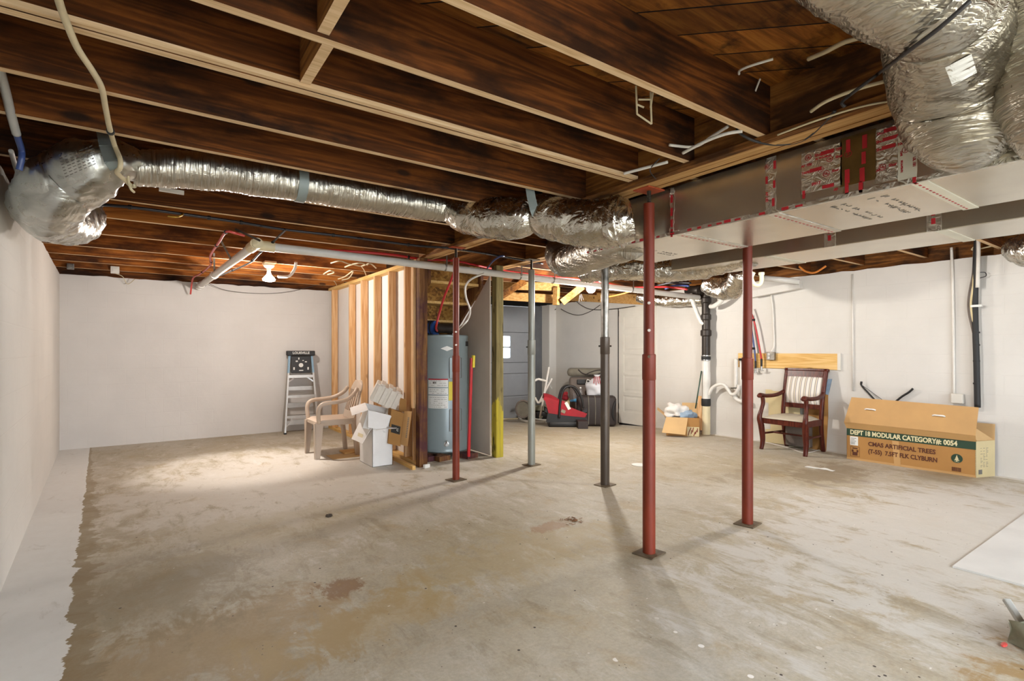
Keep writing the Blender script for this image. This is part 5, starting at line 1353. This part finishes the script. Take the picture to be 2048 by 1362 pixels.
# ------------------------------------------------------------------ soil stack and its waste pipes
sx_ = 6.80; sp = onX(1412, 700, sx_); D_ = sp.x*CA+sp.y*SA
zq = lambda py: EYE+(HY-py)*D_/FPX
t = thing('soil_stack', 'vertical waste stack, black iron above and white plastic below, at right wall', 'pipe', (sp.x, sp.y, 0))
r_ = .060
b = MB(); prof = []
for za, zb_ in ((585, 603),): pass
b.lathe([(r_, zq(711)), (r_, zq(673)), (r_*1.3, zq(671)), (r_*1.3, zq(661)), (r_, zq(659)), (r_, zq(641)), (r_*1.22, zq(639)), (r_*1.22, zq(630)), (r_, zq(628)), (r_, zq(607)), (r_*1.3, zq(605)), (r_*1.3, zq(597)), (r_, zq(595)), (r_, zq(560))], seg=28)
b.build('iron_pipe', M['castiron'], t, smooth=True, angle=35)
b = MB(); b.sphere((0, .02, zq(580)), .10, sc=(1, 1.3, .8)); b.cyl((0, .0, zq(580)), (0, .33, zq(577)), .07, seg=20); b.build('iron_tee', M['castiron'], t, smooth=True)
b = MB(); b.lathe([(r_*1.08, zq(720)), (r_*1.12, zq(719)), (r_*1.12, zq(712)), (r_*1.08, zq(711))], seg=28); b.build('rubber_coupling', M['rubber'], t, smooth=True, angle=35)
b = MB()
for z in (zq(711.5), zq(720.5)): b.lathe([(r_*1.15, z-.008), (r_*1.18, z), (r_*1.15, z+.008)], seg=28)
b.build('clamp_band', M['steel'], t, smooth=True, angle=35)
b = MB(); b.lathe([(r_*.98, zq(797)), (r_*.98, zq(772)), (r_*1.04, zq(771)), (r_*1.04, zq(745)), (r_*.98, zq(744)), (r_*.98, zq(720))], seg=28); b.build('plastic_pipe', M['pvc'], t, smooth=True, angle=35)
b = MB(); b.lathe([(r_*1.02, zq(812)), (r_*1.12, zq(810)), (r_*1.12, zq(799)), (r_*1.04, zq(797))], seg=28); b.build('rubber_coupling', M['rubber'], t, smooth=True, angle=35)
b = MB(); b.lathe([(r_, -.02), (r_, zq(811))], seg=28); b.build('painted_pipe', M['cream'], t, smooth=True, angle=35)
tr = thing('waste_trap', 'white plastic trap and standpipe running from soil stack along right wall', 'pipe', tuple(onX(1460, 780, 6.84)))
P = crom([onX(1417, 790, 6.80), onX(1424, 777, 6.80), onX(1434, 770, 6.80), onX(1447, 769, 6.80), onX(1455, 778, 6.80), onX(1462, 788, 6.80), onX(1470, 787, 6.80), onX(1476, 779, 6.80), onX(1478, 770, 6.80)], 6)
MB().tube(P, .024, 16).build('trap_pipe', M['pvc'], tr, W=True, smooth=True)
MB().cyl(onX(1472, 776, 6.84), onX(1472, 718, 6.84), .026, seg=20).build('standpipe', M['pvc'], tr, W=True, smooth=True, angle=40)
b = MB(); b.tube(crom([onX(1467, 788, 6.84), onX(1473, 798, 6.84), onX(1484, 803, 6.84), onX(1497, 803, 6.84)], 6), .030, 16); b.cyl(onX(1484, 800, 6.87), onX(1484, 716, 6.87), .03, seg=20); b.build('drain_arm', M['pvc'], tr, W=True, smooth=True)
b = MB(); b.beam(onX(1464, 776, 6.80), onX(1474, 776, 6.80), .07, .012); b.beam(onX(1478, 719, 6.82), onX(1483, 719, 6.82), .03, .03); b.build('pipe_clamp', M['screw'], tr, W=True)
pipe('waste_pipe', [onX(1380, 588, 6.70), onX(1388, 610, 6.72), onX(1398, 636, 6.75), onX(1404, 646, 6.76), onX(1412, 647, 6.78)], .032, M['pvc'], 'slanting white waste pipe entering the black stack from the left', 'pipe', seg=16)
pipe('waste_pipe', [onX(1421, 613, 6.78), onX(1428, 612, 6.76), onX(1440, 604, 6.74), onX(1450, 590, 6.7)], .034, M['pvc'], 'white waste pipe leaving the black stack toward the upper right', 'pipe', seg=16)
t = thing('waste_trap', 'cream plastic trap hanging under joists right of the second duct post', 'pipe', tuple(onD(1512, 560, 5.6)))
MB().tube(crom([onD(1507, 545, 5.6), onD(1503, 556, 5.6), onD(1508, 568, 5.6), onD(1517, 570, 5.6), onD(1523, 562, 5.6), onD(1523, 546, 5.6)], 6), .022, 14).build('trap_bend', M['cream'], t, W=True, smooth=True)
MB().cyl(onD(1523, 550, 5.6), onD(1523, 545, 5.6), .030, seg=18).build('slip_nut', M['cream'], t, W=True, smooth=True, angle=40)
pipe('drain_pipe', [onX(1525, 556, 6.5), onX(1598, 563, 6.75)], .036, M['pvc'], 'short white drain pipe right of the cream trap', 'pipe', seg=20)
b = MB(); b.beam(onX(1500, 590, 6.8), onX(1602, 570, 6.85), .09, .09); b.build('painted_ledge', M['wally'], label='white painted ledge at the top of right wall beneath the drain pipe', cat='ledge')
pipe('orange_cable', [onX(1598, 533, 6.7), onX(1612, 543, 6.7), onX(1630, 545, 6.7), onX(1652, 532, 6.7)], .012, M['orangecable'], 'orange cable loop hanging above the right wall', 'cable')

# ------------------------------------------------------------------ carton by the stack
g = onZ(1372, 872)
t = thing('open_carton', 'open cardboard carton full of cloths beside the soil stack', 'box', (g.x+.08, g.y+.12, 0), R(-52))
b = MB(); w2, d2, hz_ = .23, .17, .27
b.bb((-w2, -d2, 0), (w2, d2, .006)); b.bb((-w2, -d2, 0), (-w2+.005, d2, hz_)); b.bb((w2-.005, -d2, 0), (w2, d2, hz_)); b.bb((-w2, -d2, 0), (w2, -d2+.005, hz_)); b.bb((-w2, d2-.005, 0), (w2, d2, hz_))
b.build('box_body', M['card'], t)
MB().poly([(-w2, -d2, hz_), (w2-.16, -d2, hz_), (w2-.20, -d2-.13, .04), (-w2-.06, -d2-.13, .06)], .004).build('flap', M['cardin'], t)
MB().poly([(-w2, -d2, hz_), (-w2, d2, hz_), (-w2-.13, d2, hz_+.10), (-w2-.13, -d2, hz_+.10)], .004).build('flap', M['cardin'], t)
MB().poly([(-.0, d2, hz_), (w2, d2, hz_), (w2, d2+.05, hz_+.18), (-.0, d2+.05, hz_+.18)], .004).build('flap', M['cardin'], t)
MB().poly([(w2-.17, -d2-.001, .005), (w2-.005, -d2-.001, .005), (w2-.005, -d2-.001, .14), (w2-.17, -d2-.001, .14)], .002, (0, -1, 0)).build('printed_panel', M['cardpale'], t)
b = MB()
for k in range(7): b.box((w2-.15+.02*k, -d2-.004, .04+.06*random.random()), (.012, .002, .05+.03*random.random()), rot=(0, .5*random.random(), 0))
b.build('print', M['redpost'], t)
b = MB(); b.sphere((g.x+.03, g.y+.20, .33), .17, sc=(1.1, .9, .65), seg=24, disp=.09, fr=11); b.build('white_cloth', M['whitecloth'], smooth=True, label='heap of white cloth on top of the open carton', cat='cloth')
b = MB(); b.sphere((g.x+.10, g.y+.06, .29), .13, sc=(1.1, .9, .55), seg=24, disp=.08, fr=13); b.build('blue_cloth', M['bluecloth'], smooth=True, label='light blue cloth spilling out of the open carton', cat='cloth')
pipe('broom_stick', [onX(1391, 817, 6.62), onX(1403, 742, 6.72)], .010, M['greenstick'], 'thin dark green stick standing in the open carton', 'stick')
b = MB(); b.beam(onX(1399, 860, 6.74), onX(1401, 792, 6.8), .07, .02, up=(1, 0, 0)); b.build('wood_offcut', M['stud'], label='pale board leaning between the carton and soil stack', cat='board')

# ------------------------------------------------------------------ board, outlet, hoses
ya, yb_ = onX(1478, 720, XR).y, onX(1680, 720, XR).y; za, zb_ = 1.005, 1.205
t = thing('backer_board', 'knotty pine board fixed on the right wall behind armchair', 'board', (XR-.02, (ya+yb_)/2, za))
MB().bb((XR-.022, yb_+.02, za), (XR-.002, ya, zb_), bev=.002).build('board', M['study'], t, W=True)
MB().bb((XR-.024, yb_-.015, za-.004), (XR-.002, yb_+.02, zb_+.004)).build('painted_end', M['door'], t, W=True)
oc = onX(1544, 712, XR-.022)
t = thing('outlet_box', 'grey metal outlet box mounted on the pine board', 'outlet', (oc.x, oc.y, oc.z-.06))
MB().bb((oc.x-.045, oc.y-.055, oc.z-.055), (oc.x, oc.y+.055, oc.z+.055), bev=.005).build('box_body', M['galv'], t, W=True)
b = MB()
for dz_ in (-.022, .022): b.bb((oc.x-.050, oc.y+.005, oc.z+dz_-.016), (oc.x-.044, oc.y+.036, oc.z+dz_+.016), bev=.003)
r0 = b.build('receptacle', M['label'], t, W=True)
b = MB()
for dz_ in (-.022, .022):
    for dy in (.013, .027): b.bb((oc.x-.052, oc.y+dy, oc.z+dz_-.006), (oc.x-.049, oc.y+dy+.003, oc.z+dz_+.008))
b.build('slot', M['ink'], r0, W=True)
pipe('outlet_cable', [oc+Vector((-.02, .0, .055)), onX(1548, 690, XR-.02), onX(1547, 650, XR-.02), onX(1545, 610, XR-.02), onX(1540, 580, XR-.02)], .011, M['whitecable'], 'white cable running up the wall from the outlet box', 'cable')
def hose(px, m_, pts, lab):
    t = thing('supply_hose', lab, 'hose', tuple(onX(px, 752, XR-.05)))
    MB().tube(crom(pts, 8), .012, 10).build('tube', m_, t, W=True, smooth=True)
    e = pts[-1]; MB().cyl(e, e-Vector((0, 0, .10)), .014, seg=12).build('insulated_end', M['blackplas'], t, W=True, smooth=True, angle=40)
    b = MB(); q = e-Vector((0, 0, .13)); b.cyl(q+Vector((0, 0, .035)), q-Vector((0, 0, .03)), .013, seg=12); b.cyl(q, q+Vector((-.045, 0, 0)), .008, seg=10); b.box(q+Vector((-.05, 0, 0)), (.008, .05, .014)); b.box(q-Vector((0, 0, .03)), (.03, .05, .012)); b.build('valve', M['steel'], t, W=True, smooth=True, angle=40)
hose(1512, M['bluepex'], [onX(1500, 630, XR-.05), onX(1504, 665, XR-.05), onX(1509, 700, XR-.05), onX(1511, 722, XR-.05)], 'dark blue supply hose with valve hanging in front of the pine board')
hose(1524, M['redpex'], [onX(1500, 618, XR-.07), onX(1510, 650, XR-.07), onX(1518, 690, XR-.07), onX(1523, 718, XR-.07)], 'red supply hose with valve hanging in front of pine board')

# ------------------------------------------------------------------ armchair
t = thing('armchair', 'cherry wood armchair with striped back and sage seat by the right wall', 'chair', (6.565, 3.27, 0), R(-93))
W2, Dp = .275, .21
ws = []
for s_ in (-1, 1):
    P = crom([(s_*W2, -Dp-.01, 0), (s_*(W2-.004), -Dp+.012, .12), (s_*(W2+.002), -Dp-.01, .30), (s_*(W2+.012), -Dp-.03, .40), (s_*(W2+.004), -Dp+.0, .50), (s_*(W2-.004), -Dp+.02, .58), (s_*(W2-.002), -Dp+.012, .66)], 6)
    b = MB(); n = len(P); b.tube(P, [.024+.012*math.sin(min(1, i/n*1.5)*PI)**2 for i in range(n)], 12); b.build('front_leg', M['cherry'], t, smooth=True)
    P = crom([(s_*(W2-.045), Dp+.06, 0), (s_*(W2-.04), Dp+.01, .22), (s_*(W2-.035), Dp-.005, .42), (s_*(W2-.035), Dp+.03, .70), (s_*(W2-.03), Dp+.10, 1.01)], 6)
    b = MB(); b.tube(P, .026, 10, flat=None); b.build('rear_leg', M['cherry'], t, smooth=True)
    P = crom([(s_*(W2-.0), -Dp-.055, .672), (s_*(W2), -Dp-.02, .685), (s_*(W2-.0), -Dp+.10, .668), (s_*(W2-.01), Dp-.12, .672), (s_*(W2-.03), Dp+.03, .715)], 6)
    b = MB(); b.tube(P, [.028]*6+[.025]*(len(P)-6), 12); b.sphere((s_*W2, -Dp-.05, .672), .03, sc=(1, 1, .8)); b.build('armrest', M['cherry'], t, smooth=True)
    MB().beam((s_*(W2-.01), -Dp, .365), (s_*(W2-.035), Dp, .365), .028, .07, bev=.004).build('side_rail', M['cherry'], t)
    MB().beam((s_*(W2-.005), -Dp, .20), (s_*(W2-.04), Dp+.01, .20), .018, .024, bev=.004).build('stretcher', M['cherry'], t)
MB().beam((-W2, -Dp, .365), (W2, -Dp, .365), .028, .07, bev=.004).build('front_rail', M['cherry'], t)
MB().beam((-W2+.04, Dp, .365), (W2-.04, Dp, .365), .028, .07, bev=.004).build('rear_rail', M['cherry'], t)
MB().beam((-W2+.02, .0, .20), (W2-.02, .0, .20), .018, .022, bev=.004).build('stretcher', M['cherry'], t)
b = MB(); b.grid(lambda u, v: Vector(((u-.5)*2*(W2-.018-.028*v), -Dp-.025+v*(2*Dp+.01), .402+.05*(1-abs(2*u-1)**5)*(1-abs(2*v-1)**5))), 20, 18); r = bmesh.ops.extrude_face_region(b.bm, geom=b.bm.faces[:])
for v in r['geom']:
    if isinstance(v, bmesh.types.BMVert): v.co.z = .398
b.build('seat_cushion', M['vinyl'], t, smooth=True, angle=60)
ba = lambda z: Dp+.03+.07*max(0, (z-.70))/.31+(.02*(z-.7) if z < .7 else 0)
MB().beam((-W2-.0, ba(1.0)+.005, 1.0), (W2-.0, ba(1.0)+.005, 1.0), .045, .03, up=(0, .2, 1), bev=.006).build('crest_rail', M['cherry'], t)
MB().beam((-W2+.03, ba(.945), .945), (W2-.03, ba(.945), .945), .03, .08, up=(0, .2, 1), bev=.003).build('back_rail', M['cherry'], t)
MB().beam((-W2+.03, ba(.55)-.02, .545), (W2-.03, ba(.55)-.02, .545), .03, .06, up=(0, .1, 1), bev=.003).build('back_rail', M['cherry'], t)
b = MB(); b.grid(lambda u, v: Vector(((u-.5)*2*(W2-.05), ba(.57+.345*v)-.012-.03*(1-abs(2*u-1)**4)*(1-abs(2*v-1)**4)-.0, .57+.345*v)), 18, 18); r = bmesh.ops.extrude_face_region(b.bm, geom=b.bm.faces[:])
for v in r['geom']:
    if isinstance(v, bmesh.types.BMVert): v.co.y += .03
b.build('back_cushion', M['stripe'], t, smooth=True, angle=60)
# cardboard behind the chair
def sheet(pts, lab, mat, x=6.88, th=.006, name='cardboard_sheet', cat='cardboard'):
    b = MB(); b.poly([onX(p[0], p[1], x) for p in pts], th, (1, 0, 0)); b.build(name, M[mat], label=lab, cat=cat)
sheet([(1531, 884), (1531, 858), (1541, 858), (1541, 843), (1537, 843), (1537, 806), (1531, 804), (1531, 779), (1540, 779), (1547, 782), (1600, 783), (1600, 893)], 'cut brown cardboard sheet leaning behind left side of the armchair', 'cardpale', 6.87)
sheet([(1608, 900), (1608, 775), (1656, 790), (1656, 832), (1652, 905)], 'brown cardboard carton side behind right side of the armchair', 'card', 6.89)
sheet([(1640, 786), (1656, 758), (1664, 758), (1656, 792)], 'pale blue board corner showing behind the armchair back', 'bluecloth', 6.90, name='blue_board', cat='board')
b = MB(); q = onZ(1592, 880); b.box((6.78, 3.30, .16), (.09, .30, .26), bev=.01); b.build('small_carton', M['taupecase'], label='brown box under the armchair against the wall', cat='box')
pipe('floor_cable', [onZ(1530, 884), onZ(1580, 897), onZ(1610, 906), onZ(1645, 898)], .007, M['whitecable'], 'white cable lying on floor behind armchair legs', 'cable')

# ------------------------------------------------------------------ long tree carton
A0, A1 = Vector((6.60, 2.675, 0)), Vector((6.645, 1.545, 0))
Lb = (A1-A0).length; hb, db = .355, .24
t = thing('tree_carton', 'long brown tree carton with green printed band and raised lid at right wall', 'box', tuple(A0), math.atan2((A1-A0).y, (A1-A0).x))
# local: x along the front to the right, y away (towards wall), z up
b = MB(); th = .006
b.bb((0, 0, 0), (Lb, db, th)); b.bb((0, 0, 0), (Lb, th, hb)); b.bb((0, db-th, 0), (Lb, db, hb)); b.bb((0, 0, 0), (th, db, hb))
b.build('box_body', M['card'], t)
MB().bb((Lb-th, 0, 0), (Lb+.001, db, hb)).build('pale_end', M['cardpale'], t)
b = MB(); lid = [(-.0, -.004, hb), (Lb, -.004, hb), (Lb+.012, .045, hb+.33), (.03, .06, hb+.34)]
b.poly([(0, -.004, hb), (Lb, -.004, hb), (Lb+.004, -.035, hb+.06), (-.012, -.04, hb+.07)], .005)
b.poly([(-.012, -.04, hb+.07), (Lb+.004, -.035, hb+.06), (Lb+.012, .045, hb+.33), (.03, .06, hb+.35)], .005)
fl = b.build('lid_flap', M['cardlid'], t)
def lidp(u, v): 
    a = Vector((-.012, -.045, hb+.07)).lerp(Vector((Lb+.004, -.04, hb+.06)), u); c = Vector((.03, .055, hb+.35)).lerp(Vector((Lb+.012, .04, hb+.33)), u); return a.lerp(c, v)
for u in (.195, .735):
    b = MB(); P = [lidp(u-.045, .57)+Vector((0, -.004, 0)), lidp(u-.03, .60)+Vector((0, -.016, 0)), lidp(u, .60)+Vector((0, -.02, 0)), lidp(u+.03, .60)+Vector((0, -.016, 0)), lidp(u+.045, .57)+Vector((0, -.004, 0))]
    b.tube(crom(P, 5), .008, 8); b.build('carry_handle', M['white'], fl, smooth=True)
MB().poly([(Lb-.002, .01, hb), (Lb-.002, db, hb), (Lb-.10, db, hb+.05), (Lb-.08, .03, hb+.17)], .004).build('end_flap', M['cardin'], t)
MB().poly([(0, db, hb), (Lb, db, hb), (Lb, db+.004, hb+.16), (0, db+.004, hb+.16)], .004, (0, -1, 0)).build('back_flap', M['cardin'], t)
MB().bb((0, -.002, hb-.083), (Lb, .0, hb-.004)).build('green_band', M['green'], t)
fr_ = lambda x, z, off=.003: frame((x, -off, z), (1, 0, 0), (0, 0, 1))
b = MB(); b.text('DEPT 18 MODULAR CATEGORY#: 0054', fr_(.036, hb-.044), .070, .0026, wide=.785); gb = [o for o in t.children if o.name.startswith('green_band')][0]
tx = b.build('lettering', M['creamink'], gb)
b = MB(); b.text('CMAS ARTIFICIAL TREES', fr_(.215, .200), .064, .0022, wide=.87)
b.build('lettering', M['brownink'], t)
b = MB(); b.text('(T-55)  7.5FT FLK CLYBURN', fr_(.215, .118), .064, .0022, wide=.80)
b.build('lettering', M['brownink'], t)
MB().bb((.035, -.002, .165), (.115, 0, .265)).build('shipping_label', M['label'], t); sl = [o for o in t.children if o.name.startswith('shipping_label')][0]
b = MB()
for k in range(5): b.bb((.045, -.003, .178+.016*k), (.045+.03+.03*random.random(), -.002, .184+.016*k))
b.build('print', M['greyink'], sl)
b = MB(); x0, x1, z0, z1 = .04, .13, .04, .15
for a, c in (((x0, z0), (x1, z0)), ((x1, z0), (x1, z1)), ((x1, z1), (x0, z1)), ((x0, z1), (x0, z0))): b.beam((a[0], -.001, a[1]), (c[0], -.001, c[1]), .002, .003)
b.bb((x0+.02, -.002, z0+.012), (x1-.02, 0, z0+.05)); b.bb((x0+.012, -.002, z0+.05), (x0+.03, 0, z0+.075)); b.bb((x1-.03, -.002, z0+.05), (x1-.012, 0, z0+.075))
b.bb((x0+.02, -.002, z0+.085), (x1-.02, 0, z0+.097))
b.build('pictogram', M['brownink'], t)
b = MB(); ct = Vector((Lb-.145, -.002, .165)); b.lathe([(.045, 0), (.045, .002)], seg=30, M=frame(ct, (1, 0, 0), (0, 0, 1)) @ Matrix.Translation((0, 0, 0))); em = b.build('round_emblem', M['green'], t)
b = MB()
for k, (w, z) in enumerate(((.008, .022), (.015, .008), (.022, -.008))): b.poly([(ct.x-w, -.006, ct.z+z-.012), (ct.x+w, -.006, ct.z+z-.012), (ct.x, -.006, ct.z+z+.014)], .001, (0, -1, 0))
b.bb((ct.x-.004, -.007, ct.z-.03), (ct.x+.004, -.005, ct.z-.02)); b.bb((ct.x-.018, -.007, ct.z-.034), (ct.x+.018, -.005, ct.z-.031))
b.build('tree_mark', M['creamink'], em)
b = MB(); x = Lb-.185
while x < Lb-.115:
    w = .0015+.004*random.random(); b.bb((x, -.002, .035), (x+w, 0, .075)); x += w+.0025
b.build('barcode', M['brownink'], t)
b = MB(); y = .05
for col in range(3):
    for k in range(14):
        if random.random() < .85: b.bb((Lb+.001, .055+col*.035, .10+k*.014), (Lb+.002, .055+col*.035+.012+.016*random.random(), .104+k*.014))
b.bb((Lb+.001, .03, .03), (Lb+.002, .075, .075)); b.build('end_print', M['greyink'], t)
MB().poly([(.46, -.0015, .0), (.52, -.0015, .0), (.50, -.0015, hb-.085), (.44, -.0015, hb-.085)], .001, (0, -1, 0)).build('packing_tape', M['cardlid'], t)
MB().bb((0, -.0015, 0), (Lb, 0, .022)).build('edge_tape', M['cardlid'], t)
for o_ in t.children:
    if o_.name.split('.')[0] in ('box_body', 'pale_end', 'end_print', 'end_flap', 'back_flap'):
        for v in o_.data.vertices: v.co.x += max(0, v.co.y)*.40
# bow behind the carton
t = thing('archery_bow', 'dark strung bow limbs poking up behind the tree carton', 'bow', tuple(onX(1775, 812, 6.88)))
X_ = 6.89
MB().tube(crom([onX(1722, 768, X_), onX(1724, 772, X_), onX(1735, 784, X_), onX(1747, 797, X_), onX(1770, 822, X_)], 5), .010, 8).build('limb', M['blackplas'], t, W=True, smooth=True)
MB().tube(crom([onX(1826, 777, X_), onX(1817, 785, X_), onX(1800, 796, X_), onX(1770, 822, X_)], 5), .011, 8).build('limb', M['blackplas'], t, W=True, smooth=True)
MB().cyl(onX(1722, 769, X_), onX(1764, 799, X_), .003, seg=8).build('bowstring', M['darkwire'], t, W=True)
MB().cyl(onX(1722, 769, X_), onX(1723, 763, X_), .012, seg=10).build('limb_tip', M['blackplas'], t, W=True)

# ------------------------------------------------------------------ services on the right wall
pipe('wall_conduit', [onX(1705, 548, XR-.012), onX(1706, 782, XR-.012)], .010, M['whitecable'], 'white painted conduit line left of the bow, on right wall', 'conduit')
pipe('wall_conduit', [onX(1903, 495, XR-.015), onX(1906, 600, XR-.015), onX(1908, 790, XR-.015)], .013, M['whitecable'], 'white painted conduit on the right wall left of black pipes', 'conduit', clips=None)
b = MB(); q = onX(1915, 797, XR-.03); b.box(q, (.05, .10, .10), bev=.006); b.build('junction_box', M['door'], label='white painted box low on wall behind the tree carton', cat='electrical box')
t = thing('pipe_bundle', 'black insulated refrigerant pipes running down the right wall', 'pipe', tuple(onX(1954, 806, XR-.05)))
P = crom([onX(1955, 470, XR-.05), onX(1952, 520, XR-.05), onX(1950, 600, XR-.05), onX(1951, 660, XR-.05), onX(1953, 720, XR-.05), onX(1955, 815, XR-.05)], 8)
MB().tube(P, .026, 14).build('insulated_pipe', M['rubber'], t, W=True, smooth=True)
P = crom([onX(1948, 500, XR-.055), onX(1946, 545, XR-.055), onX(1938, 590, XR-.06), onX(1937, 620, XR-.06), onX(1944, 655, XR-.055), onX(1950, 680, XR-.05)], 8)
MB().tube(P, .009, 10).build('bare_pipe', M['taupecase'], t, W=True, smooth=True)
P = crom([onX(1950, 520, XR-.06), onX(1946, 575, XR-.065), onX(1942, 610, XR-.065), onX(1948, 650, XR-.06)], 8)
MB().tube(P, .010, 10).build('bare_pipe', M['cardpale'], t, W=True, smooth=True)
b = MB(); q = onX(1954, 612, XR-.05)
b.box(q+Vector((-.02, 0, 0)), (.03, .085, .022)); b.build('white_tie', M['label'], t, W=True)
b = MB()
for py in (665, 690, 722, 767): q = onX(1953, py, XR-.05); b.cyl(q-Vector((0, 0, .008)), q+Vector((0, 0, .008)), .028, seg=14)
b.build('tape_wrap', M['blackplas'], t, W=True, smooth=True, angle=40)
pipe('white_pipe', [onX(1956, 455, XR-.12), onX(1957, 500, XR-.11), onX(1955, 575, XR-.10)], .016, M['whitecable'], 'short white pipe hanging beside the black insulated pipes', 'pipe')
pipe('thin_wire', [onX(1948, 560, XR-.08), onX(1960, 556, XR-.08), onX(1972, 552, XR-.06), onX(1970, 545, XR-.06), onX(1958, 545, XR-.08)], .004, M['darkwire'], 'small wire loop around the black insulated pipes', 'wire')
pipe('thin_cable', [onX(1985, 492, XR-.1), onX(1945, 500, XR-.05), onX(1950, 492, XR-.05)], .006, M['cable'], 'tan cable end at wall top over the black pipes', 'cable')

# ------------------------------------------------------------------ on the floor
b = MB(); b.bb((3.79, -.9, -.01), (6.02, .985, .011)); b.build('floor_panel', M['label'] if False else simple('pale_sheet', 'cfcdc8', .6, 0, .08, 3, .03), label='large pale thin sheet lying flat on the floor at right', cat='panel')
b = MB()
for k in range(14):
    a = 2*PI*random.random(); r0 = .02*random.random(); p = onZ(657, 1033)+Vector((r0*math.cos(a), r0*math.sin(a), .006)); b.sphere(p, .006+.006*random.random(), seg=8, disp=.003, fr=60)
b.build('debris_clump', M['debris'], label='small dark clump of debris on the floor left of centre', cat='debris')
b = MB()
for k in range(26):
    a = 2*PI*random.random(); r0 = .12*random.random(); p = onZ(1145, 1042)+Vector((r0*math.cos(a), r0*math.sin(a)*.7, .004)); q = p+Vector((.03*math.cos(a*3), .03*math.sin(a*3), .004)); b.cyl(p, q, .002, seg=6)
b.sphere(onZ(1150, 1042)+Vector((0, 0, .006)), .016, sc=(1.6, 1, .5), seg=10, disp=.006, fr=50)
b.build('debris_clump', simple('rusty_litter', '8a5f3c', .85, 0, .3, 30, .1), label='rust brown leaf litter on the floor left of foreground red post', cat='debris')
b = MB(); p0 = onZ(1640, 938); b.grid(lambda u, v: p0+Vector(((v-.5)*.06+.02*math.sin(u*5), (u-.5)*.27, .004+.008*noise.noise(Vector((u*4, v*4, 1))))), 12, 4); r = bmesh.ops.extrude_face_region(b.bm, geom=b.bm.faces[:])
for v in r['geom']:
    if isinstance(v, bmesh.types.BMVert): v.co.z += .002
b.build('paper_scrap', M['label'], label='torn white paper scrap on the floor in front of the armchair', cat='paper')
b = MB(); b.lathe([(.04, .0), (.075, .001), (.075, .006), (.03, .008)], c=onZ(1277, 930), seg=28); b.build('round_lid', M['label'], smooth=True, angle=40, label='flat round white lid on floor left of foreground red post', cat='lid')
# open canvas bag at the right edge
bg = onZ(2135, 1312)
t = thing('canvas_bag', 'open olive canvas bag with rope at lower right picture corner', 'bag', (bg.x+.03, bg.y+.0, 0), R(-28))
b = MB(); w2, d2, h2 = .16, .10, .10
for a, c in (((-w2, -d2), (w2, -d2)), ((w2, -d2), (w2, d2)), ((w2, d2), (-w2, d2)), ((-w2, d2), (-w2, -d2))):
    b.grid(lambda u, v: Vector((a[0]+(c[0]-a[0])*u+.008*math.sin(u*7+v*4), a[1]+(c[1]-a[1])*u+.008*math.sin(u*6+v*5+1), v*h2*(1+.12*math.sin(u*5)))), 10, 6)
b.bb((-w2, -d2, .001), (w2, d2, .005)); bmesh.ops.remove_doubles(b.bm, verts=b.bm.verts[:], dist=.004)
b.build('bag_body', M['canvas'], t, smooth=True, angle=50)
MB().tube(crom([(-.14, -.02, .12), (-.05, -.06, .14), (.04, -.10, .13), (.10, -.03, .12), (.02, .0, .11), (-.06, .03, .12)], 6), .009, 10).build('rope', M['cable'], t, smooth=True)
b = MB(); b.sphere(bg+Vector((.09, .06, .08)), .08, sc=(1.2, .8, .8), seg=16, disp=.05, fr=16); b.build('brown_cloth', M['suit'], smooth=True, label='dark brown cloth inside the olive canvas bag', cat='cloth')
b = MB(); q = onZ(2036, 1262); b.beam(q+Vector((-.01, -.02, .03)), q+Vector((.05, .05, .11)), .03, .02, bev=.006); b.build('grey_handle', M['conduit'], label='grey plastic handle lying behind the olive canvas bag', cat='handle')
b = MB(); q = onZ(2008, 1292); b.sphere(q+Vector((0, 0, .006)), .018, sc=(1.5, .6, .35), seg=10); b.build('orange_scrap', M['pinkpex'], label='small bright red orange scrap on floor beside the canvas bag', cat='scrap')

# ------------------------------------------------------------------ camera, lamps, daylight
cd = bpy.data.cameras.new('camera'); cam = bpy.data.objects.new('camera', cd); C.objects.link(cam)
cam.location = EP; cam.rotation_euler = (PI/2, 0, YAW-PI/2)
cd.sensor_width = 36; cd.lens = 36*FPX/2048; cd.shift_y = (HY-681)/2048; cd.clip_start = .02
bpy.context.scene.camera = cam
def lamp(name, loc, w, rad, col, spot=None, tgt=None):
    ld = bpy.data.lights.new(name, 'SPOT' if spot else 'POINT'); ld.energy = w; ld.shadow_soft_size = rad; ld.color = col
    o = bpy.data.objects.new(name, ld); C.objects.link(o); o.location = loc
    if spot:
        ld.spot_size = R(spot); ld.spot_blend = .6; o.rotation_euler = (Vector(tgt)-Vector(loc)).to_track_quat('-Z', 'Y').to_euler()
    return o
lamp('reflector_lamp', L1-Vector((0, 0, .12)), 75, .05, (1, .9, .82))
lamp('reflector_beam', L1-Vector((0, 0, .10)), 125, .06, (1, .92, .88), 60, (.93, 6.30, 0))
lamp('round_lamp', L2-Vector((0, 0, .12)), 145, .05, (1, .94, .86))
lamp('hidden_lamp', L3-Vector((0, 0, .12)), 66, .05, (1, .96, .92))
w = bpy.data.worlds.new('daylight'); bpy.context.scene.world = w; w.use_nodes = True
bgd = w.node_tree.nodes['Background']; bgd.inputs[0].default_value = (.86, .93, 1, 1); bgd.inputs[1].default_value = 10.0
sc = bpy.context.scene
sc.view_settings.view_transform = 'Standard'; sc.view_settings.look = 'None'; sc.view_settings.gamma = 1; sc.view_settings.use_curve_mapping = False
sc.view_settings.exposure = 0.3
sc.cycles.max_bounces = 8; sc.cycles.diffuse_bounces = 5; sc.cycles.sample_clamp_indirect = 6.0
